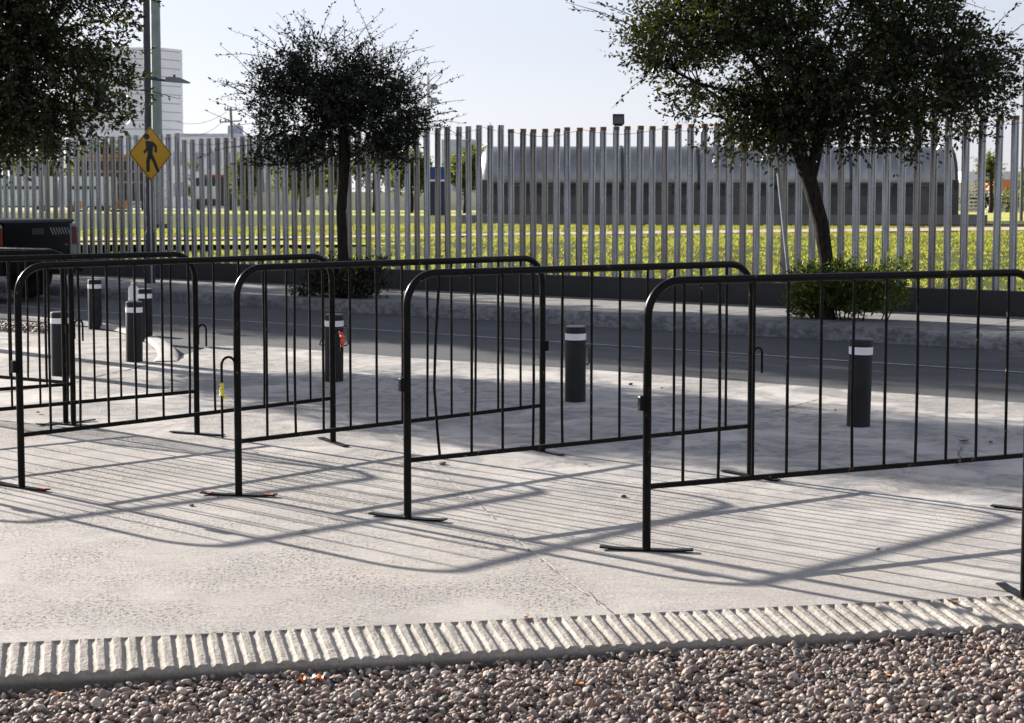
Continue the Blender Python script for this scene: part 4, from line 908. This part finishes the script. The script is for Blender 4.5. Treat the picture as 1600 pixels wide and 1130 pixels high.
# grey mast between lamp post and fence step
Y = 46; t = empty('tall_mast', (PX(247, Y), Y, .6), 0, 'thick pale grey mast rising behind the lamp post and fence', 'mast'); MB().lathe([(.30, 0), (.30, .05), (.155, .08), (.14, 6), (.12, 11)], 8).build('shaft', simple('mast grey', (.20, .235, .255), .5, .3), t); MB().lathe([(.4, 0), (.38, .12)], 12).build('footing', DARK, t)
# radio mast with drums, lattice mast
Y = 190; WPL = simple('mast white', (.5, .51, .53), .6); t = empty('radio_mast', (PX(669.5, Y), Y, .58), 0, 'pale mast with two round drum antennas behind the small oak', 'mast'); MB().tube([(0, 0, 0), (0, 0, Z(118, Y)-.58)], [.24, .2], 10).build('shaft', WPL, t, smooth=True)
for py in (136, 157): MB().tube([(.45, 0, Z(py, Y)-.58), (.95, -.35, Z(py, Y)-.58)], .34, 18).build('drum', simple('drum grey', (.22, .23, .24), .6), t); MB().box((.2, 0, Z(py, Y)-.58), (.8, .08, .08)).build('arm', DARK, t)
Y = 240; t = empty('lattice_mast', (PX(766, Y), Y, .58), 0, 'thin pale lattice mast above the left end of the tank', 'mast'); h = Z(191, Y)-.58; b = MB()
for (x, y) in ((-.22, 0), (.22, 0), (0, .38)): b.tube([(x, y, 0), (x*.6, y*.6, h)], .045, 5)
for k in range(16):
    z = h*k/16; z2 = h*(k+1)/16; s_ = -1 if k % 2 else 1; b.tube([(-.2*s_, 0, z), (.2*s_, 0, z2)], .03, 4)
b.build('lattice', WPL, t)
# utility poles with crossarms and wires
UP = simple('weathered pole', (.14, .135, .13), .85)
def upole(px, ytop, arms, lab, Y=130):
    t = empty('utility_pole', (PX(px, Y), Y, .58), 0, lab, 'utility pole', 'utility poles beyond the lawn'); h = Z(ytop, Y)-.58
    MB().tube([(.25, 0, 0), (0, 0, h)], [.16, .10], 8).build('shaft', UP, t, smooth=True)
    for (py, hw_, tilt) in arms:
        z = Z(py, Y)-.58; MB().tube([(-hw_, 0, z-tilt), (hw_, 0, z+tilt)], .06, 6).build('crossarm', UP, t)
        for x in (-hw_, hw_, -hw_*.5): MB().lathe([(.05, 0), (.07, .1), (.03, .28)], 8, (x, 0, z+tilt*x/hw_)).build('insulator', UP, t)
    return t
p1 = upole(362, 168, [(172, .45, 0), (190, .85, .06)], 'nearer-looking utility pole with two crossarms right of the white tower'); p2 = upole(407, 176, [(183, .5, 0), (195, .6, 0)], 'utility pole whose top touches the shoots of the small oak', 138)
for nm, a, b_, lab in (('power_line', at(347, 191, 130), at(285, 209, 128), 'thin power line falling from the utility pole to the white building'), ('power_line', at(354, 175, 130), at(275, 190, 128), 'faint upper power line running left from the utility pole')):
    P = [a.lerp(b_, k/10)+Vector((0, 0, -.5*(1-((k-5)/5)**2))) for k in range(11)]; tag(MB().tube(P, .015, 4).build(nm, CAB), lab, 'power line')
Y = 60; tag(MB().lathe([(.07, 0), (.05, 6)], 8).build('thin_pole', UP, loc=(PX(1596, Y), Y, .6)), 'thin dark pole at the right edge behind the last fence post', 'pole')
# far trees
def ftree(px, py0, py1, wpx, Y, seed, lab, hole=0.0, leaf=.17, n=1100, mat=LEAFF):
    zt, zb = Z(py0, Y), Z(py1, Y); hw_ = wpx/F*Y; base = Vector((PX(px, Y), Y, .58)); cz = (zt+zb)/2-.58; rz_ = (zt-zb)/2; rr = random.Random(seed)
    lob = [(rr.uniform(-.35, .35)*hw_, rr.uniform(-.3, .3)*hw_, cz+rr.uniform(-.35, .35)*rz_, hw_*.62, hw_*.6, rz_*.6) for _ in range(5)]+[(0, 0, cz, hw_*.75, hw_*.7, rz_*.7)]
    return tree('leafy_tree', base, [(0, 0, 0, .16), (.05, 0, cz*.3, .13), (0, 0, cz*.6, .11), (0, 0, cz, .08)], lob, n, 13, leaf, mat, lab, 'tree', 'trees at the far side of the lawn', seed=seed, shoots=14, shoot_len=.9, twig=.7, tr=.3, limbs=8, hole=hole, gap=2.2)
ftree(470, 205, 318, 50, 98, 31, 'dark green far tree left of the small oak trunk, behind the fence'); ftree(515, 225, 312, 42, 102, 32, 'yellowish far tree right behind the trunk of the small oak')
ftree(585, 215, 308, 48, 100, 33, 'green far tree seen under the right half of the small oak'); ftree(642, 225, 316, 42, 96, 34, 'far tree closest to the left of the blue portable toilet')
ftree(727, 226, 312, 38, 94, 35, 'bushy far tree between the blue portable toilet and the tank'); ftree(150, 214, 292, 44, 120, 36, 'pale green far tree behind the orange scaffold')
ftree(60, 232, 300, 52, 118, 37, 'far tree above the white trailer at the left edge'); ftree(385, 232, 318, 26, 110, 38, 'thin far tree between the dark bus and the boundary wall', .15)
ftree(300, 245, 315, 18, 118, 39, 'small pale far tree left of the dark bus', .1, n=260); ftree(1548, 238, 300, 26, 95, 40, 'sparse small tree seen between the last fence posts', .35, .14, 260)
ftree(1612, 258, 318, 30, 75, 41, 'dense green tree at the right picture edge', n=420, leaf=.14)
# palm behind the tank end
def palm():
    Y = 88; b0_ = Vector((PX(748, Y), Y, .58)); h = Z(238, Y)-.58; t = empty('palm_tree', b0_, 0, 'small palm whose fronds show just left of the tank top', 'palm'); MB().tube([(0, 0, 0), (.05, 0, h*.5), (0, 0, h)], [.16, .12, .11], 8).build('trunk', BARK, t); rs = np.random.RandomState(4); V = []
    for k in range(26):
        a = rs.uniform(0, 6.28); e = rs.uniform(-.1, 1.2); d = np.array([math.cos(a)*math.cos(e), math.sin(a)*math.cos(e), math.sin(e)]); L = rs.uniform(.8, 1.25); sd = np.cross(d, [0, 0, 1]); sd /= np.linalg.norm(sd)
        for j in range(14):
            f = (j+1)/14; p = np.array([0, 0, h])+d*L*f; p[2] -= .5*f*f*L
            for s_ in (-1, 1):
                q = sd*s_*.28*(1-.6*f)+d*.15; q = q+np.array([0, 0, -.1]); V += [p, p+d*.03, p+q+d*.02, p+q]
    V = np.array(V); np_mesh('crown', V, np.arange(len(V)).reshape(-1, 4), LEAFF, t)
palm()
# dark shrubs at the foot of the right wall
for k, (px, s_, lb) in enumerate([(1535, 1.0, 'dark shrub beside the slatted rack'), (1583, 1.2, 'pale green shrub at the foot of the orange roofed house')]):
    Y = 100; rs = np.random.RandomState(60+k); t = empty('far_shrub', (PX(px, Y), Y, .58), 0, lb, 'shrub'); A = rs.normal(0, .45, (400, 3))*np.array([1.1, .7, .8])*s_+np.array([0, 0, .75]); A = A[A[:, 2] > .05]
    D = rs.normal(0, 1, A.shape); D /= np.linalg.norm(D, axis=1)[:, None]; V = leaves_along(rs, A, D, np.full(len(A), .2), 6, .13); np_mesh('foliage', V, np.arange(len(V)).reshape(-1, 4), LEAFF if k else LEAFB, t); MB().tube([(0, 0, 0), (0, 0, .9)], .04, 6).build('stem', BARK, t)

# ------------------------------------------------------------------ small litter
DRY = simple('dry leaf', (.24, .14, .065), .8, var=.4, scale=60); ORL = simple('orange leaf', (.55, .20, .03), .7, var=.3, scale=60)
def dry_leaf(P, sz, ang, mat, lab, group='fallen leaves'):
    b = MB(); n = 7
    for i in range(n):
        t = i/(n-1); w_ = sz*.33*math.sin(math.pi*min(1, t*.93+.05))**.8; z = .006+sz*.18*(2*t-1)**2
        b.v += [(sz*(t-.5), -w_, z+w_*.5), (sz*(t-.5), 0, z), (sz*(t-.5), w_, z+w_*.35)]
    for i in range(n-1):
        for k in (0, 1): b.f.append((i*3+k, (i+1)*3+k, (i+1)*3+k+1, i*3+k+1)); b.m.append(0)
    o = b.build('dry_leaf', mat, smooth=True, loc=P); o.rotation_euler = (0, 0, ang); tag(o, lab, 'leaf', group)
dry_leaf(G(1506, 692), .075, .2, DRY, 'curled dry leaf on the shaded concrete right of the right bollard'); dry_leaf(G(60, 647), .05, 2, ORL, 'orange dry leaf on the concrete at left beyond the first barrier')
dry_leaf(G(1372, 862), .035, 1, DRY, 'dark small leaf on sunlit concrete right of the nearest barrier foot'); dry_leaf(G(1490, 945, -.01), .05, -.4, DRY, 'brown leaf lying on the ribbed kerb at right')
dry_leaf(G(823, 968, -.005), .03, .9, ORL, 'orange leaf scrap on the ribbed kerb near the middle'); dry_leaf(G(1243, 995, -.055), .05, .1, ORL, 'orange leaf on the pebbles below the ribbed kerb at right')
dry_leaf(G(855, 1013, -.06), .055, .3, ORL, 'rust coloured leaf against the front face of the ribbed kerb'); dry_leaf(G(475, 832), .03, .3, DRY, 'pale brown leaf scrap between the barrier shadows at left'); dry_leaf(G(916, 728), .03, .1, DRY, 'reddish leaf scrap behind the middle barrier')
for k, (px, py, s_, lb) in enumerate([(691, 726, .016, 'dark pebble beside the concrete joint'), (974, 777, .012, 'small dark pebble left of the nearest barrier post'), (985, 602, .018, 'dark pebble near the road behind the middle barrier'), (1034, 607, .012, 'tiny dark pebble near the road'), (1548, 693, .02, 'dark stone beside the curled dry leaf'), (1305, 642, .014, 'small stone left of the right bollard'), (341, 778, .010, 'tiny dark pebble at the end of the taped foot'), (299, 791, .010, 'tiny dark pebble left below the taped foot')]):
    o = stones('pebble', np.array([[0, 0, s_*.5]]), s_, 70+k, tilt=.1); o.location = G(px, py); o.data.materials.clear(); o.data.materials.append(JD); tag(o, lb, 'pebble', 'loose pebbles on the concrete')
for k, (x_, y_, w_, lb) in enumerate([(90, 1092, .035, 'orange leaf scrap on the pebbles in the bottom left corner'), (372, 1088, .03, 'brown leaf scrap on the pebbles left of the crumpled wrapper'), (700, 1050, .028, 'brown leaf scrap on the pebbles right of the crumpled wrapper'),
                                 (905, 1075, .03, 'orange leaf scrap among the pebbles below the end of the concrete joint'), (1040, 1110, .04, 'pale brown leaf scrap at the bottom edge of the pebbles'), (1130, 1030, .03, 'brown leaf scrap below the ribbed kerb under the nearest barrier'),
                                 (1385, 1062, .032, 'orange leaf scrap in the sunlit pebbles at right'), (1545, 1085, .036, 'brown leaf scrap in the bottom right corner of the pebbles')]):
    dry_leaf(G(x_, y_, -.055)+Vector((0, 0, .006)), w_, k*.9, (ORL, DRY, DRY, ORL, DRY, DRY, ORL, DRY)[k], lb, 'leaf scraps among the pebbles')
# crumpled wrapper on the gravel
wp = G(486, 1068, -.07); t = empty('wrapper', wp, .1, 'crumpled orange and white wrapper lying on the pebbles', 'wrapper')
def crumple(cx, w_, mat, seed, nm):
    r = random.Random(seed); b = MB(); n = 5
    for i in range(n):
        for j in range(4): b.v.append((cx+w_*(i/(n-1)-.5)+r.uniform(-.003, .003), .028*(j/3-.5)+r.uniform(-.004, .004), .016+r.uniform(-.008, .012)))
    for i in range(n-1):
        for j in range(3): b.f.append((i*4+j, (i+1)*4+j, (i+1)*4+j+1, i*4+j+1)); b.m.append(0)
    b.build(nm, mat, t)
crumple(-.025, .026, simple('wrapper orange', (.75, .22, .03), .5), 1, 'orange_end'); crumple(0, .028, REFL, 2, 'white_middle'); crumple(.025, .026, bpy.data.materials['wrapper orange'], 3, 'orange_end')
